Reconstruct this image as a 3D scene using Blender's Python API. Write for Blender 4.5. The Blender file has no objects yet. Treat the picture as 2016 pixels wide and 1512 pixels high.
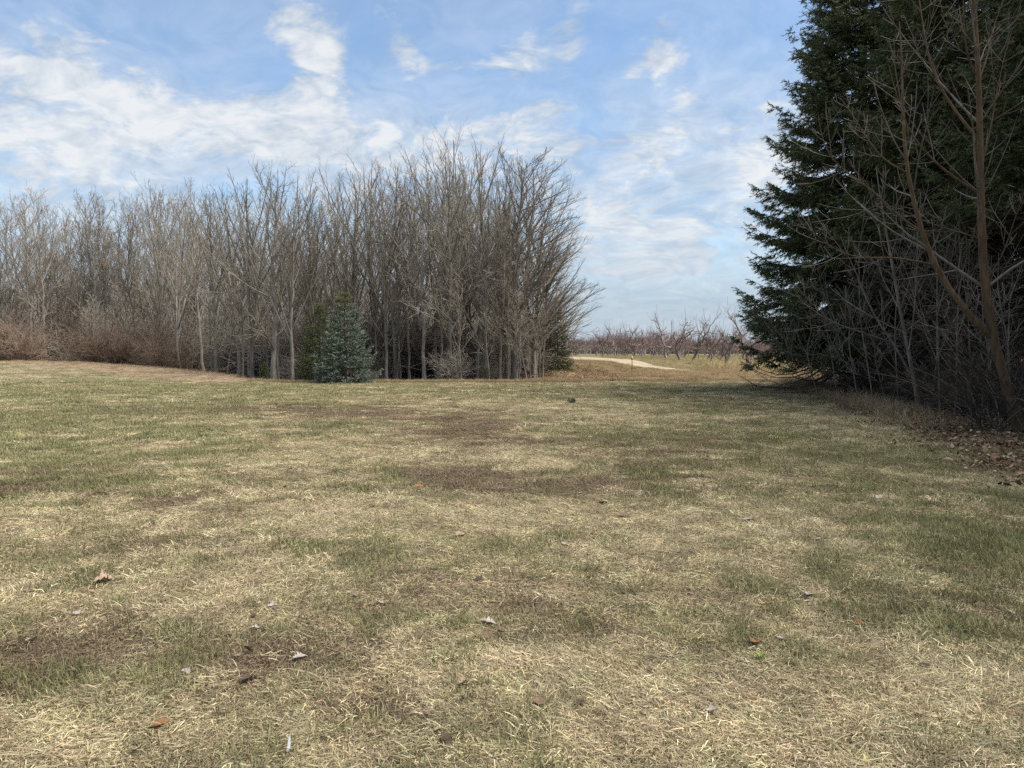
import bpy, math, random
import numpy as np
from math import radians, sin, cos, pi
from mathutils import Vector, Matrix, Euler

S = bpy.context.scene
COL = S.collection
rng = np.random.default_rng(11)
random.seed(11)

# ---------------------------------------------------------------- camera
W0, H0, FPX = 2016.0, 1512.0, 1456.0
CAM_Z, PITCH = 1.6, radians(2.5)
cam_d = bpy.data.cameras.new('camera')
cam_d.sensor_width = 36.0
cam_d.lens = 26.0
cam_d.clip_start = 0.05
cam_d.clip_end = 6000
cam = bpy.data.objects.new('camera', cam_d)
cam.location = (0, 0, CAM_Z)
cam.rotation_euler = (pi / 2 - PITCH, 0, 0)
COL.objects.link(cam)
S.camera = cam

# ---------------------------------------------------------------- render / exposure
S.render.engine = 'CYCLES'
S.cycles.max_bounces = 4
S.cycles.diffuse_bounces = 2
S.cycles.glossy_bounces = 1
S.cycles.transmission_bounces = 2
S.cycles.transparent_max_bounces = 4
S.cycles.use_denoising = False
S.cycles.use_adaptive_sampling = False
S.cycles.sample_clamp_indirect = 2.0
S.cycles.sample_clamp_direct = 4.0
S.view_settings.view_transform = 'Standard'
S.view_settings.look = 'None'
S.view_settings.exposure = 0.95
S.view_settings.gamma = 1.0
S.view_settings.use_curve_mapping = False

SUN_EL, SUN_AZ = radians(57), radians(100)      # azimuth clockwise from +Y (the view direction)
SKY_STRENGTH = 0.11


def pix_dir(u, v):
    """direction of a photograph pixel from the camera (2016x1512 frame)"""
    x, z = (u - W0 / 2) / FPX, -(v - H0 / 2) / FPX
    c, s = cos(-PITCH), sin(-PITCH)
    d = np.array([x, c - s * z, s + c * z])
    return d / np.linalg.norm(d)


# ---------------------------------------------------------------- node helper
class NT:
    def __init__(self, tree):
        self.t = tree

    def n(self, kind, **kw):
        nd = self.t.nodes.new(kind)
        for k, v in kw.items():
            setattr(nd, k, v)
        return nd

    def put(self, sock, val):
        if isinstance(val, bpy.types.NodeSocket):
            self.t.links.new(val, sock)
        elif val is not None:
            sock.default_value = val

    def m(self, op, a, b=None, c=None, clamp=False):
        nd = self.n('ShaderNodeMath', operation=op, use_clamp=clamp)
        for i, v in enumerate((a, b, c)):
            if v is not None:
                self.put(nd.inputs[i], v)
        return nd.outputs[0]

    def vm(self, op, a, b=None, scale=None):
        nd = self.n('ShaderNodeVectorMath', operation=op)
        self.put(nd.inputs[0], a)
        if b is not None:
            self.put(nd.inputs[1], b)
        if scale is not None:
            self.put(nd.inputs['Scale'], scale)
        return nd.outputs[0]

    def noise(self, vec, scale, detail=4, rough=0.55, dist=0.0, dim='3D'):
        nd = self.n('ShaderNodeTexNoise', noise_dimensions=dim)
        if vec is not None:
            self.put(nd.inputs['Vector'], vec)
        nd.inputs['Scale'].default_value = scale
        nd.inputs['Detail'].default_value = detail
        nd.inputs['Roughness'].default_value = rough
        nd.inputs['Distortion'].default_value = dist
        return nd.outputs[0]

    def mr(self, v, a, b, c=0.0, d=1.0, smooth=True):
        nd = self.n('ShaderNodeMapRange')
        nd.interpolation_type = 'SMOOTHSTEP' if smooth else 'LINEAR'
        nd.clamp = True
        self.put(nd.inputs['Value'], v)
        for k, x in zip(('From Min', 'From Max', 'To Min', 'To Max'), (a, b, c, d)):
            self.put(nd.inputs[k], x)
        return nd.outputs[0]

    def mix(self, f, a, b, blend='MIX'):
        nd = self.n('ShaderNodeMix', data_type='RGBA', blend_type=blend)
        self.put(nd.inputs['Factor'], f)
        for i, v in ((6, a), (7, b)):
            if isinstance(v, (tuple, list)):
                v = (*v[:3], 1.0)
            self.put(nd.inputs[i], v)
        return nd.outputs[2]

    def comb(self, x, y, z):
        nd = self.n('ShaderNodeCombineXYZ')
        for i, v in enumerate((x, y, z)):
            self.put(nd.inputs[i], v)
        return nd.outputs[0]


# ---------------------------------------------------------------- world: Nishita sky with broken high cloud
world = bpy.data.worlds.new('World')
S.world = world
world.use_nodes = True
wt = world.node_tree
wt.nodes.clear()
w = NT(wt)
sky = w.n('ShaderNodeTexSky', sky_type='NISHITA')
sky.sun_disc = False
sky.sun_elevation = SUN_EL
sky.sun_rotation = SUN_AZ
sky.altitude = 200
sky.air_density = 1.0
sky.dust_density = 0.6
sky.ozone_density = 1.6
gen = w.n('ShaderNodeTexCoord').outputs['Generated']
sep = w.n('ShaderNodeSeparateXYZ')
wt.links.new(gen, sep.inputs[0])
dx, dy, dz = sep.outputs
zpos = w.m('MAXIMUM', dz, 0.0)
inv = w.m('DIVIDE', 1.0, w.m('ADD', zpos, 0.34))
px, py = w.m('MULTIPLY', dx, inv), w.m('MULTIPLY', dy, inv)
P2 = w.comb(px, py, 0.0)
az = w.m('ARCTAN2', dx, dy)
el = w.m('ARCSINE', dz)
# cloud masses and blue gaps that stand in this sky: (pixel u, v, half width, half height, tilt degrees, amount)
MASSES = [
    (585, 65, 50, 70, 36, .32), (645, 130, 40, 50, 36, .28), (790, 75, 36, 60, 28, .22),
    (1030, 85, 55, 55, 0, .20), (1130, 80, 36, 95, 0, .22), (920, 132, 120, 20, 0, .20),
    (1315, 105, 50, 55, 30, .28), (1350, 188, 24, 18, 0, .24), (1230, 130, 30, 60, 0, .10),
    (110, 60, 120, 50, 20, .14), (70, 130, 70, 14, 0, .16), (200, 130, 60, 60, 0, .12),
    (330, 215, 300, 46, 0, .16), (110, 300, 170, 60, 0, .16), (720, 275, 300, 50, 0, .13), (560, 250, 200, 60, 0, .08),
    (1010, 255, 120, 36, 0, .12), (1090, 195, 55, 26, 0, .20), (1300, 270, 80, 42, 0, .20),
    (1550, 220, 90, 110, 0, .18), (1480, 310, 40, 40, 0, .14), (1215, 430, 50, 36, 0, .16), (1330, 480, 60, 36, 0, .16), (1250, 530, 150, 26, 0, .14), (1120, 470, 60, 60, 0, .08),
    (430, 345, 110, 24, 0, -.26), (960, 185, 110, 20, 0, -.24), (1190, 235, 60, 24, 0, -.22), (1400, 330, 50, 40, 0, -.10),
    (420, 110, 120, 40, 0, -.14), (720, 130, 26, 70, 0, -.20), (1430, 110, 60, 90, 0, -.18), (300, 40, 80, 30, 0, -.12),
    (890, 55, 60, 36, 0, -.16), (1210, 40, 40, 60, 0, -.12), (1310, 620, 260, 36, 0, -.14),
]
cov = None
for (u, v, su, sv, tilt, amp) in MASSES:
    d = pix_dir(u, v)
    a0, e0 = math.atan2(d[0], d[1]), math.asin(d[2])
    ct, st = cos(radians(tilt)), sin(radians(tilt))
    da, de = w.m('SUBTRACT', az, a0), w.m('SUBTRACT', el, e0)
    if tilt:
        ra = w.m('ADD', w.m('MULTIPLY', da, ct), w.m('MULTIPLY', de, st))
        re = w.m('SUBTRACT', w.m('MULTIPLY', de, ct), w.m('MULTIPLY', da, st))
    else:
        ra, re = da, de
    q = w.m('ADD', w.m('POWER', w.m('MULTIPLY', ra, FPX / su), 2.0), w.m('POWER', w.m('MULTIPLY', re, FPX / sv), 2.0))
    g = w.m('MULTIPLY', w.m('EXPONENT', w.m('MULTIPLY', q, -0.6)), amp)
    cov = g if cov is None else w.m('ADD', cov, g)
base_cov = w.m('ADD', w.mr(el, radians(3), radians(8), -0.02, 0.035), w.m('ADD', w.mr(el, radians(12), radians(20), 0.0, -0.20), w.mr(el, radians(26), radians(45), 0.0, 0.30)))
cov = w.m('ADD', cov, base_cov)
warp = w.noise(P2, 3.0, 3, 0.5)
P3 = w.comb(w.m('ADD', px, w.m('MULTIPLY', warp, 0.35)), w.m('ADD', py, w.m('MULTIPLY', warp, -0.25)), 0.0)
f1 = w.m('ADD', w.m('MULTIPLY', w.noise(P3, 6.0, 4, 0.55), 0.40), w.m('MULTIPLY', w.noise(P3, 15.0, 8, 0.60), 0.60))
rip = w.noise(w.comb(px, w.m('MULTIPLY', py, 1.6), 5.0), 40.0, 3, 0.55)
dens = w.m('ADD', w.m('ADD', w.m('SUBTRACT', f1, 0.50), w.m('MULTIPLY', w.m('SUBTRACT', rip, 0.5), 0.22)), cov)
alpha = w.mr(dens, -0.15, 0.22)
Pst = w.comb(w.m('ADD', w.m('MULTIPLY', px, 0.9), w.m('MULTIPLY', py, 0.5)), w.m('MULTIPLY', py, 3.2), 3.0)
f2 = w.noise(Pst, 1.3, 8, 0.62, 0.4)
wisps = w.mr(f2, 0.42, 0.80, 0.0, 0.50)
alpha = w.m('MAXIMUM', alpha, wisps)
veil = w.m('MULTIPLY', w.m('MULTIPLY', w.mr(el, radians(3), radians(7)), w.mr(el, radians(14), radians(22), 1.0, 0.38)), w.mr(w.noise(P3, 2.6, 5, 0.6), 0.32, 0.62, 0.34, 0.86))
alpha = w.m('MAXIMUM', alpha, veil)
low = w.mr(el, radians(3.0), radians(13), 0.97, 0.0)
alpha = w.m('MAXIMUM', alpha, low)
f3 = w.noise(P3, 5.0, 6, 0.6)
f4 = w.noise(P3, 17.0, 6, 0.58)
lum = w.m('ADD', w.m('MULTIPLY', w.m('SUBTRACT', f3, 0.5), 1.5), w.m('MULTIPLY', w.m('SUBTRACT', f4, 0.5), 1.9))
lum = w.m('ADD', lum, w.mr(dens, 0.0, 0.30, 0.36, 0.86), clamp=True)
lum = w.m('MULTIPLY', lum, w.mr(el, radians(2), radians(12), 0.30, 1.0), clamp=True)
k = 1.0 / SKY_STRENGTH
cloud = w.mix(lum, (0.225 * k, 0.275 * k, 0.335 * k), (0.45 * k, 0.46 * k, 0.47 * k))
skyc = w.mix(1.0, sky.outputs[0], (0.86, 0.95, 0.98), 'MULTIPLY')
final = w.mix(w.m('MULTIPLY', alpha, 0.94), skyc, cloud)
bg = w.n('ShaderNodeBackground')
bg.inputs['Strength'].default_value = SKY_STRENGTH
wt.links.new(final, bg.inputs['Color'])
wo = w.n('ShaderNodeOutputWorld')
wt.links.new(bg.outputs[0], wo.inputs['Surface'])
world.cycles.sampling_method = 'MANUAL'
world.cycles.sample_map_resolution = 512

# ---------------------------------------------------------------- sun behind thin cloud
sun_d = bpy.data.lights.new('sun', 'SUN')
sun_d.energy = 3.3
sun_d.angle = radians(35)
sun_d.color = (1.0, 0.955, 0.88)
sun = bpy.data.objects.new('sun', sun_d)
sdir = Vector((sin(SUN_AZ) * cos(SUN_EL), cos(SUN_AZ) * cos(SUN_EL), sin(SUN_EL)))
sun.rotation_euler = (-sdir).to_track_quat('-Z', 'Y').to_euler()
sun.location = sdir * 200
COL.objects.link(sun)


# ================================================================ helpers
def smooth(t):
    t = np.clip(t, 0, 1)
    return t * t * (3 - 2 * t)


def _h(ix, iy, seed):
    n = (ix.astype(np.int64) * 374761393 + iy.astype(np.int64) * 668265263 + seed * 974711) & 0x7fffffff
    n = ((n ^ (n >> 13)) * 1274126177) & 0x7fffffff
    return ((n ^ (n >> 16)) & 0xffff) / 65535.0


def vnoise(x, y, seed=0):
    x, y = np.asarray(x, float), np.asarray(y, float)
    ix, iy = np.floor(x), np.floor(y)
    fx, fy = x - ix, y - iy
    fx, fy = fx * fx * (3 - 2 * fx), fy * fy * (3 - 2 * fy)
    a, b = _h(ix, iy, seed), _h(ix + 1, iy, seed)
    c, d = _h(ix, iy + 1, seed), _h(ix + 1, iy + 1, seed)
    return (a * (1 - fx) + b * fx) * (1 - fy) + (c * (1 - fx) + d * fx) * fy


def fbm(x, y, seed=0, octv=4):
    s, a, tot = 0.0, 1.0, 0.0
    for o in range(octv):
        s = s + a * vnoise(x * 2 ** o + 17.3 * o, y * 2 ** o - 9.1 * o, seed + o)
        tot += a
        a *= 0.55
    return s / tot


def edge_y(x):
    """far edge of the mown lawn"""
    return np.interp(x, [-90, -40, -30, -24, -18, -14, -12, 14, 22, 60], [58, 52.5, 49.5, 47, 43, 39.5, 38.3, 38.6, 46, 60])


def shade_x(y):
    """edge of the leaf litter under the spruces"""
    return np.interp(y, [-20, 5, 9, 13, 17, 22, 30, 45, 70], [5.5, 5.5, 6.1, 7.2, 8.4, 9.8, 11.6, 15.5, 24])


def height(x, y):
    x, y = np.asarray(x, float), np.asarray(y, float)
    ye = edge_y(x)
    left = 0.62 * smooth((-13.5 - x) / 19) * smooth((y - 24) / (ye - 24)) 
    left = left * (1 - 0.9 * smooth((y - ye - 1.5) / 5.0))
    crest = 0.30 * smooth((-13 - x) / 4) * np.exp(-((y - ye) / 3.0) ** 2)
    xc = np.clip(x, 3, 26)
    y0, L = 38.5 + (xc - 3) * 1.6, 13 + (xc - 3) * 1.15
    bank = 0.82 * smooth((y - y0) / L) * smooth((x + 3.0) / 6.5)
    far = 0.85 * smooth((y - 95) / 60)
    dip = -0.22 * smooth((y - ye - 0.3) / 3.0) * smooth((4.0 - x) / 4.0) * smooth((x + 20) / 5)
    und = 0.05 * (fbm(x * 0.16, y * 0.16, 5, 3) - 0.5) * smooth(y / 6) * smooth((140 - y) / 60)
    tuss = 0.16 * (fbm(x * 0.7, y * 0.5, 9, 3) - 0.5) * smooth((y - ye) / 2) * smooth((90 - y) / 30)
    return left + crest + np.maximum(bank, far) + dip + und + tuss


def ground_at(u, v):
    d = pix_dir(u, v)
    t = 1.5
    for _ in range(4000):
        p = np.array([0, 0, CAM_Z]) + d * t
        if p[2] <= float(height(p[0], p[1])):
            return float(p[0]), float(p[1])
        t *= 1.004
        if t > 900:
            break
    return float(p[0]), float(p[1])


def at(u, v, y):
    """point at real depth y seen at a photograph pixel"""
    d = pix_dir(u, v)
    t = y / d[1]
    return np.array([d[0] * t, y, CAM_Z + d[2] * t])


def make_mesh(name, V, tris=None, quads=None, mats=(), smooth_shade=False):
    me = bpy.data.meshes.new(name)
    V = np.ascontiguousarray(V, dtype=np.float32)
    nt = 0 if tris is None else len(tris)
    nq = 0 if quads is None else len(quads)
    me.vertices.add(len(V))
    me.vertices.foreach_set('co', V.ravel())
    me.loops.add(nt * 3 + nq * 4)
    loops, starts = [], []
    if nt:
        loops.append(np.asarray(tris, np.int32).ravel())
        starts.append(np.arange(nt, dtype=np.int32) * 3)
    if nq:
        loops.append(np.asarray(quads, np.int32).ravel())
        starts.append(nt * 3 + np.arange(nq, dtype=np.int32) * 4)
    me.polygons.add(nt + nq)
    me.loops.foreach_set('vertex_index', np.concatenate(loops))
    me.polygons.foreach_set('loop_start', np.concatenate(starts))
    if smooth_shade:
        me.polygons.foreach_set('use_smooth', np.ones(nt + nq, dtype=bool))
    me.update(calc_edges=True)
    for m in mats:
        me.materials.append(m)
    return me


def new_obj(name, data, parent=None, loc=(0, 0, 0), rot=(0, 0, 0), scale=(1, 1, 1)):
    o = bpy.data.objects.new(name, data)
    o.location, o.rotation_euler, o.scale = loc, rot, scale
    if parent is not None:
        o.parent = parent
    COL.objects.link(o)
    return o


def tag(o, label=None, category=None, group=None, kind=None):
    if label:
        o['label'] = label
    if category:
        o['category'] = category
    if group:
        o['group'] = group
    if kind:
        o['kind'] = kind
    return o


class Geo:
    """collects vertices, triangles and quads"""
    def __init__(self):
        self.V, self.T, self.Q, self.n = [], [], [], 0

    def add(self, V, T=None, Q=None):
        V = np.asarray(V, float).reshape(-1, 3)
        if T is not None and len(T):
            self.T.append(np.asarray(T) + self.n)
        if Q is not None and len(Q):
            self.Q.append(np.asarray(Q) + self.n)
        self.V.append(V)
        self.n += len(V)

    def tubes(self, P, R, sides=4):
        """P (B,k,3) polylines with radii R (B,k)"""
        B, K, _ = P.shape
        if B == 0:
            return
        T = np.empty_like(P)
        T[:, 1:-1] = P[:, 2:] - P[:, :-2]
        T[:, 0] = P[:, 1] - P[:, 0]
        T[:, -1] = P[:, -1] - P[:, -2]
        T /= np.linalg.norm(T, axis=2, keepdims=True) + 1e-9
        mean = P[:, -1] - P[:, 0]
        mean /= np.linalg.norm(mean, axis=1, keepdims=True) + 1e-9
        ref = np.where(np.abs(mean[:, 2:3]) > 0.8, np.array([[1.0, 0, 0]]), np.array([[0, 0, 1.0]]))
        u = ref[:, None, :] - (T * ref[:, None, :]).sum(2, keepdims=True) * T
        u /= np.linalg.norm(u, axis=2, keepdims=True) + 1e-9
        v = np.cross(T, u)
        a = np.arange(sides) * 2 * pi / sides
        ring = (np.cos(a)[None, None, :, None] * u[:, :, None, :] + np.sin(a)[None, None, :, None] * v[:, :, None, :])
        V = P[:, :, None, :] + ring * R[:, :, None, None]
        base = (np.arange(B) * K * sides)[:, None, None]
        kk = (np.arange(K - 1) * sides)[None, :, None]
        s = np.arange(sides)[None, None, :]
        s2 = (s + 1) % sides
        q = np.stack([base + kk + s, base + kk + s2, base + kk + sides + s2, base + kk + sides + s], axis=-1)
        self.add(V.reshape(-1, 3), None, q.reshape(-1, 4))

    def mesh(self, name, mats, smooth_shade=False):
        V = np.concatenate(self.V)
        T = np.concatenate(self.T) if self.T else None
        Q = np.concatenate(self.Q) if self.Q else None
        return make_mesh(name, V, T, Q, mats, smooth_shade)


def nrm(a):
    return a / (np.linalg.norm(a, axis=-1, keepdims=True) + 1e-9)


def perp(t, r):
    """two unit vectors square to t"""
    ref = np.where(np.abs(t[..., 2:3]) > 0.9, np.array([1.0, 0, 0]), np.array([0, 0, 1.0]))
    u = nrm(np.cross(t, ref))
    return u, np.cross(t, u)


def resample(pts, k):
    pts = np.asarray(pts, float)
    s = np.concatenate([[0], np.cumsum(np.linalg.norm(np.diff(pts, axis=0), axis=1))])
    q = np.linspace(0, s[-1], k)
    out = np.stack([np.interp(q, s, pts[:, i]) for i in range(3)], 1)
    out[1:-1] = 0.5 * out[1:-1] + 0.25 * (out[:-2] + out[2:])
    return out


def grow(P, R, n, t0, t1, ang, angj, lenf, lenj, k, trop, wig, rfrac, rend, r, bias=(0, 0, 0), prof=0.6, opposite=False, lmin=0.0):
    """spawn n children on each polyline of P: returns their polylines and radii"""
    B, K, _ = P.shape
    bias = np.asarray(bias, float)
    t = (np.arange(n)[None, :] + r.random((B, n))) / n * (t1 - t0) + t0
    if opposite:
        t[:, 1::2] = t[:, 0::2][:, :t[:, 1::2].shape[1]]
    f = t * (K - 1)
    i = np.minimum(f.astype(int), K - 2)
    f = (f - i)[..., None]
    b = np.arange(B)[:, None]
    st = P[b, i] * (1 - f) + P[b, i + 1] * f
    tan = nrm(P[b, i + 1] - P[b, i])
    rr = R[b, i] * (1 - f[..., 0]) + R[b, i + 1] * f[..., 0]
    plen = np.linalg.norm(np.diff(P, axis=1), axis=2).sum(1)
    az_ = r.random((B, 1)) * 6.28 + np.arange(n)[None, :] * 2.4 + r.normal(0, 0.35, (B, n))
    if opposite:
        az_[:, 1::2] = az_[:, 0::2][:, :az_[:, 1::2].shape[1]] + pi
    u, v = perp(tan, r)
    a = ang + r.normal(0, angj, (B, n))
    d = np.cos(a)[..., None] * tan + np.sin(a)[..., None] * (np.cos(az_)[..., None] * u + np.sin(az_)[..., None] * v)
    L = plen[:, None] * lenf * (1 - prof * (t - t0) / max(t1 - t0, 1e-3)) * np.clip(1 + r.normal(0, lenj, (B, n)), 0.35, 1.8)
    L = np.maximum(L, lmin)
    st, d, L, rr = st.reshape(-1, 3), d.reshape(-1, 3), L.reshape(-1), rr.reshape(-1)
    N = len(L)
    out = np.empty((N, k, 3))
    out[:, 0] = st
    up = np.array([0, 0, 1.0])
    for j in range(1, k):
        d = nrm(d + (up * trop + bias) / (k - 1) + r.normal(0, wig, (N, 3)))
        out[:, j] = out[:, j - 1] + d * (L / (k - 1))[:, None]
    r0 = np.maximum(rr * rfrac, rend * 1.15)
    s = np.linspace(0, 1, k)[None, :]
    rad = r0[:, None] * (1 - s) ** 0.8 + rend * s ** 0.6
    return out, np.minimum(rad, np.maximum(rr * 0.9, rend)[:, None])


# ================================================================ materials
def mat(name):
    m = bpy.data.materials.new(name)
    m.use_nodes = True
    m.node_tree.nodes.clear()
    g = NT(m.node_tree)
    b = g.n('ShaderNodeBsdfPrincipled')
    o = g.n('ShaderNodeOutputMaterial')
    m.node_tree.links.new(b.outputs[0], o.inputs['Surface'])
    b.inputs['Roughness'].default_value = 0.85
    b.inputs['Specular IOR Level'].default_value = 0.15
    return m, g, b


def bark_mat(name, c0, c1, scale=9.0, bump=0.5, vary=0.35, moss=None):
    m, g, b = mat(name)
    tc = g.n('ShaderNodeTexCoord').outputs['Object']
    st = g.vm('MULTIPLY', tc, (1.0, 1.0, 0.22))
    n1 = g.noise(st, scale, 6, 0.65)
    n2 = g.noise(tc, 0.9, 3, 0.5)
    c = g.mix(g.mr(n1, 0.3, 0.7), c0, c1)
    c = g.mix(g.mr(n2, 0.35, 0.7, 0.0, 0.5), c, tuple(0.6 * x for x in c0))
    rnd = g.n('ShaderNodeObjectInfo').outputs['Random']
    f = g.m('ADD', g.m('MULTIPLY', rnd, 2 * vary), 1 - vary)
    c = g.mix(1.0, c, g.comb(f, f, f), 'MULTIPLY')
    if moss:
        c = g.mix(g.mr(g.noise(tc, 2.1, 4, 0.6), 0.52, 0.72, 0, 0.6), c, moss)
    g.put(b.inputs['Base Color'], c)
    if bump:
        bp = g.n('ShaderNodeBump')
        bp.inputs['Strength'].default_value = bump
        bp.inputs['Distance'].default_value = 0.02
        g.put(bp.inputs['Height'], n1)
        g.put(b.inputs['Normal'], bp.outputs[0])
    return m


M_bark = bark_mat('grey_bark', (0.17, 0.150, 0.122), (0.35, 0.315, 0.265))
M_bark_tan = bark_mat('tan_bark', (0.19, 0.16, 0.125), (0.36, 0.31, 0.25))
M_birch = bark_mat('birch_bark', (0.30, 0.28, 0.25), (0.60, 0.58, 0.53), 5.0)
M_twig = bark_mat('grey_twig', (0.22, 0.190, 0.152), (0.35, 0.305, 0.250), 3.0, 0)
M_twig_tan = bark_mat('tan_twig', (0.25, 0.212, 0.165), (0.38, 0.325, 0.26), 3.0, 0)
M_shrub = bark_mat('russet_twig', (0.155, 0.11, 0.082), (0.28, 0.205, 0.148), 2.0, 0, 0.35)
M_apple_bark = bark_mat('apple_bark', (0.14, 0.12, 0.105), (0.34, 0.30, 0.27), 8.0)
M_apple_twig = bark_mat('apple_twig', (0.19, 0.125, 0.112), (0.31, 0.22, 0.20), 3.0, 0)
M_young_bark = bark_mat('young_maple_bark', (0.085, 0.056, 0.034), (0.18, 0.125, 0.075), 14.0, 0.7, 0.1)
M_young_twig = bark_mat('young_maple_twig', (0.12, 0.103, 0.086), (0.28, 0.245, 0.21), 5.0, 0, 0.35)
M_young_spray = bark_mat('young_maple_spray', (0.12, 0.10, 0.082), (0.27, 0.235, 0.20), 5.0, 0, 0.2)
M_dead = bark_mat('dead_spruce_twig', (0.045, 0.036, 0.028), (0.11, 0.090, 0.072), 3.0, 0)
M_spruce_bark = bark_mat('spruce_bark', (0.06, 0.045, 0.035), (0.13, 0.10, 0.08), 12.0)


def needle_mat(name, c0, c1, tip, zt=None):
    m, g, b = mat(name)
    tc = g.n('ShaderNodeTexCoord').outputs['Object']
    c = g.mix(g.mr(g.noise(tc, 0.8, 3, 0.5), 0.35, 0.65), c0, c1)
    yg = g.n('ShaderNodeAttribute', attribute_name='young').outputs['Fac']
    c = g.mix(g.mr(yg, 0.45, 0.95, 0.0, 0.9), c, tip)
    if zt:
        s = g.n('ShaderNodeSeparateXYZ')
        g.put(s.inputs[0], tc)
        c = g.mix(g.mr(s.outputs[2], zt[0], zt[1], 0, 0.85), c, zt[2])
    g.put(b.inputs['Base Color'], c)
    b.inputs['Roughness'].default_value = 0.6
    b.inputs['Specular IOR Level'].default_value = 0.25
    return m


M_needle = needle_mat('dark_spruce_needles', (0.045, 0.066, 0.032), (0.080, 0.082, 0.032), (0.125, 0.150, 0.066))
M_blue = needle_mat('blue_spruce_needles', (0.036, 0.060, 0.034), (0.055, 0.082, 0.050), (0.30, 0.365, 0.30), (3.6, 4.6, (0.14, 0.13, 0.04)))
M_green = needle_mat('green_spruce_needles', (0.045, 0.062, 0.022), (0.065, 0.078, 0.026), (0.13, 0.145, 0.05))


# ================================================================ lawn colour zones
PATCH = [  # u, v, half width, half height (px), amount, zone
    (560, 806, 260, 9, 0.55, 'b'), (800, 818, 200, 10, 0.6, 'b'), (900, 846, 95, 26, 0.9, 'b'), (930, 880, 70, 18, 0.5, 'b'),
    (890, 942, 105, 20, 1.0, 'b'), (355, 992, 75, 14, 0.6, 'b'), (330, 1075, 110, 18, 0.55, 'b'), (60, 950, 90, 26, 0.5, 'b'),
    (110, 1290, 220, 70, 0.5, 'b'), (620, 1290, 200, 40, 0.3, 'b'), (1050, 1190, 220, 40, 0.35, 'b'), (640, 930, 180, 14, 0.35, 'b'),
    (1250, 880, 260, 30, 0.3, 'b'), (1330, 1270, 180, 40, 0.3, 'b'), (1100, 965, 130, 20, 0.35, 'b'), (820, 1400, 180, 50, 0.3, 'b'),
    (100, 770, 320, 30, 0.5, 'g'), (60, 840, 200, 50, 0.7, 'g'), (420, 770, 260, 14, 0.4, 'g'), (1000, 770, 420, 8, 0.30, 'g'),
    (1480, 860, 170, 32, 0.35, 'g'), (1650, 900, 150, 60, 0.55, 'g'), (1950, 1080, 140, 110, 0.75, 'g'), (1800, 1010, 200, 60, 0.45, 'g'),
    (1930, 1240, 110, 90, 0.6, 'g'), (1500, 1060, 200, 40, 0.15, 'g'), (300, 860, 220, 40, 0.3, 'g'), (700, 1130, 220, 60, 0.2, 'g'),
    (250, 930, 200, 40, 0.25, 'g'), (1560, 1180, 260, 90, 0.25, 'g'), (1400, 780, 160, 10, 0.3, 'g'), (1600, 1440, 180, 40, 0.30, 'g'),
    (700, 895, 260, 26, 0.6, 's'), (950, 905, 130, 20, 0.5, 's'), (880, 1020, 200, 40, 0.45, 's'), (1350, 1040, 260, 50, 0.55, 's'),
    (1250, 1130, 200, 40, 0.35, 's'), (1050, 800, 200, 12, 0.5, 's'), (1600, 1400, 320, 80, 0.7, 's'), (1900, 1360, 180, 60, 0.6, 's'),
    (1000, 1460, 300, 60, 0.45, 's'), (120, 1470, 200, 60, 0.4, 's'), (150, 1020, 260, 26, 0.4, 's'), (1760, 1150, 60, 16, 0.6, 's'),
    (1100, 1320, 240, 50, 0.25, 's'), (500, 1130, 180, 40, 0.3, 's'), (1300, 830, 260, 18, 0.35, 's'),
]
PW = []
for (u, v, su, sv, a, z) in PATCH:
    gx, gy = ground_at(u, v)
    PW.append((gx, gy, su * gy / FPX, max(sv * gy * gy / (FPX * CAM_Z), 0.12), a, z))


def tan_band(x, y, wob=0.0):
    wd = np.interp(x, [-60, -36, -28, -20, -15, -12.5], [1.2, 2.0, 4.0, 5.5, 5.0, 0.0])
    return smooth((y - edge_y(x) + wd + wob * 1.2) / 2.0) * smooth((-12.5 - x) / 2.0)


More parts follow.
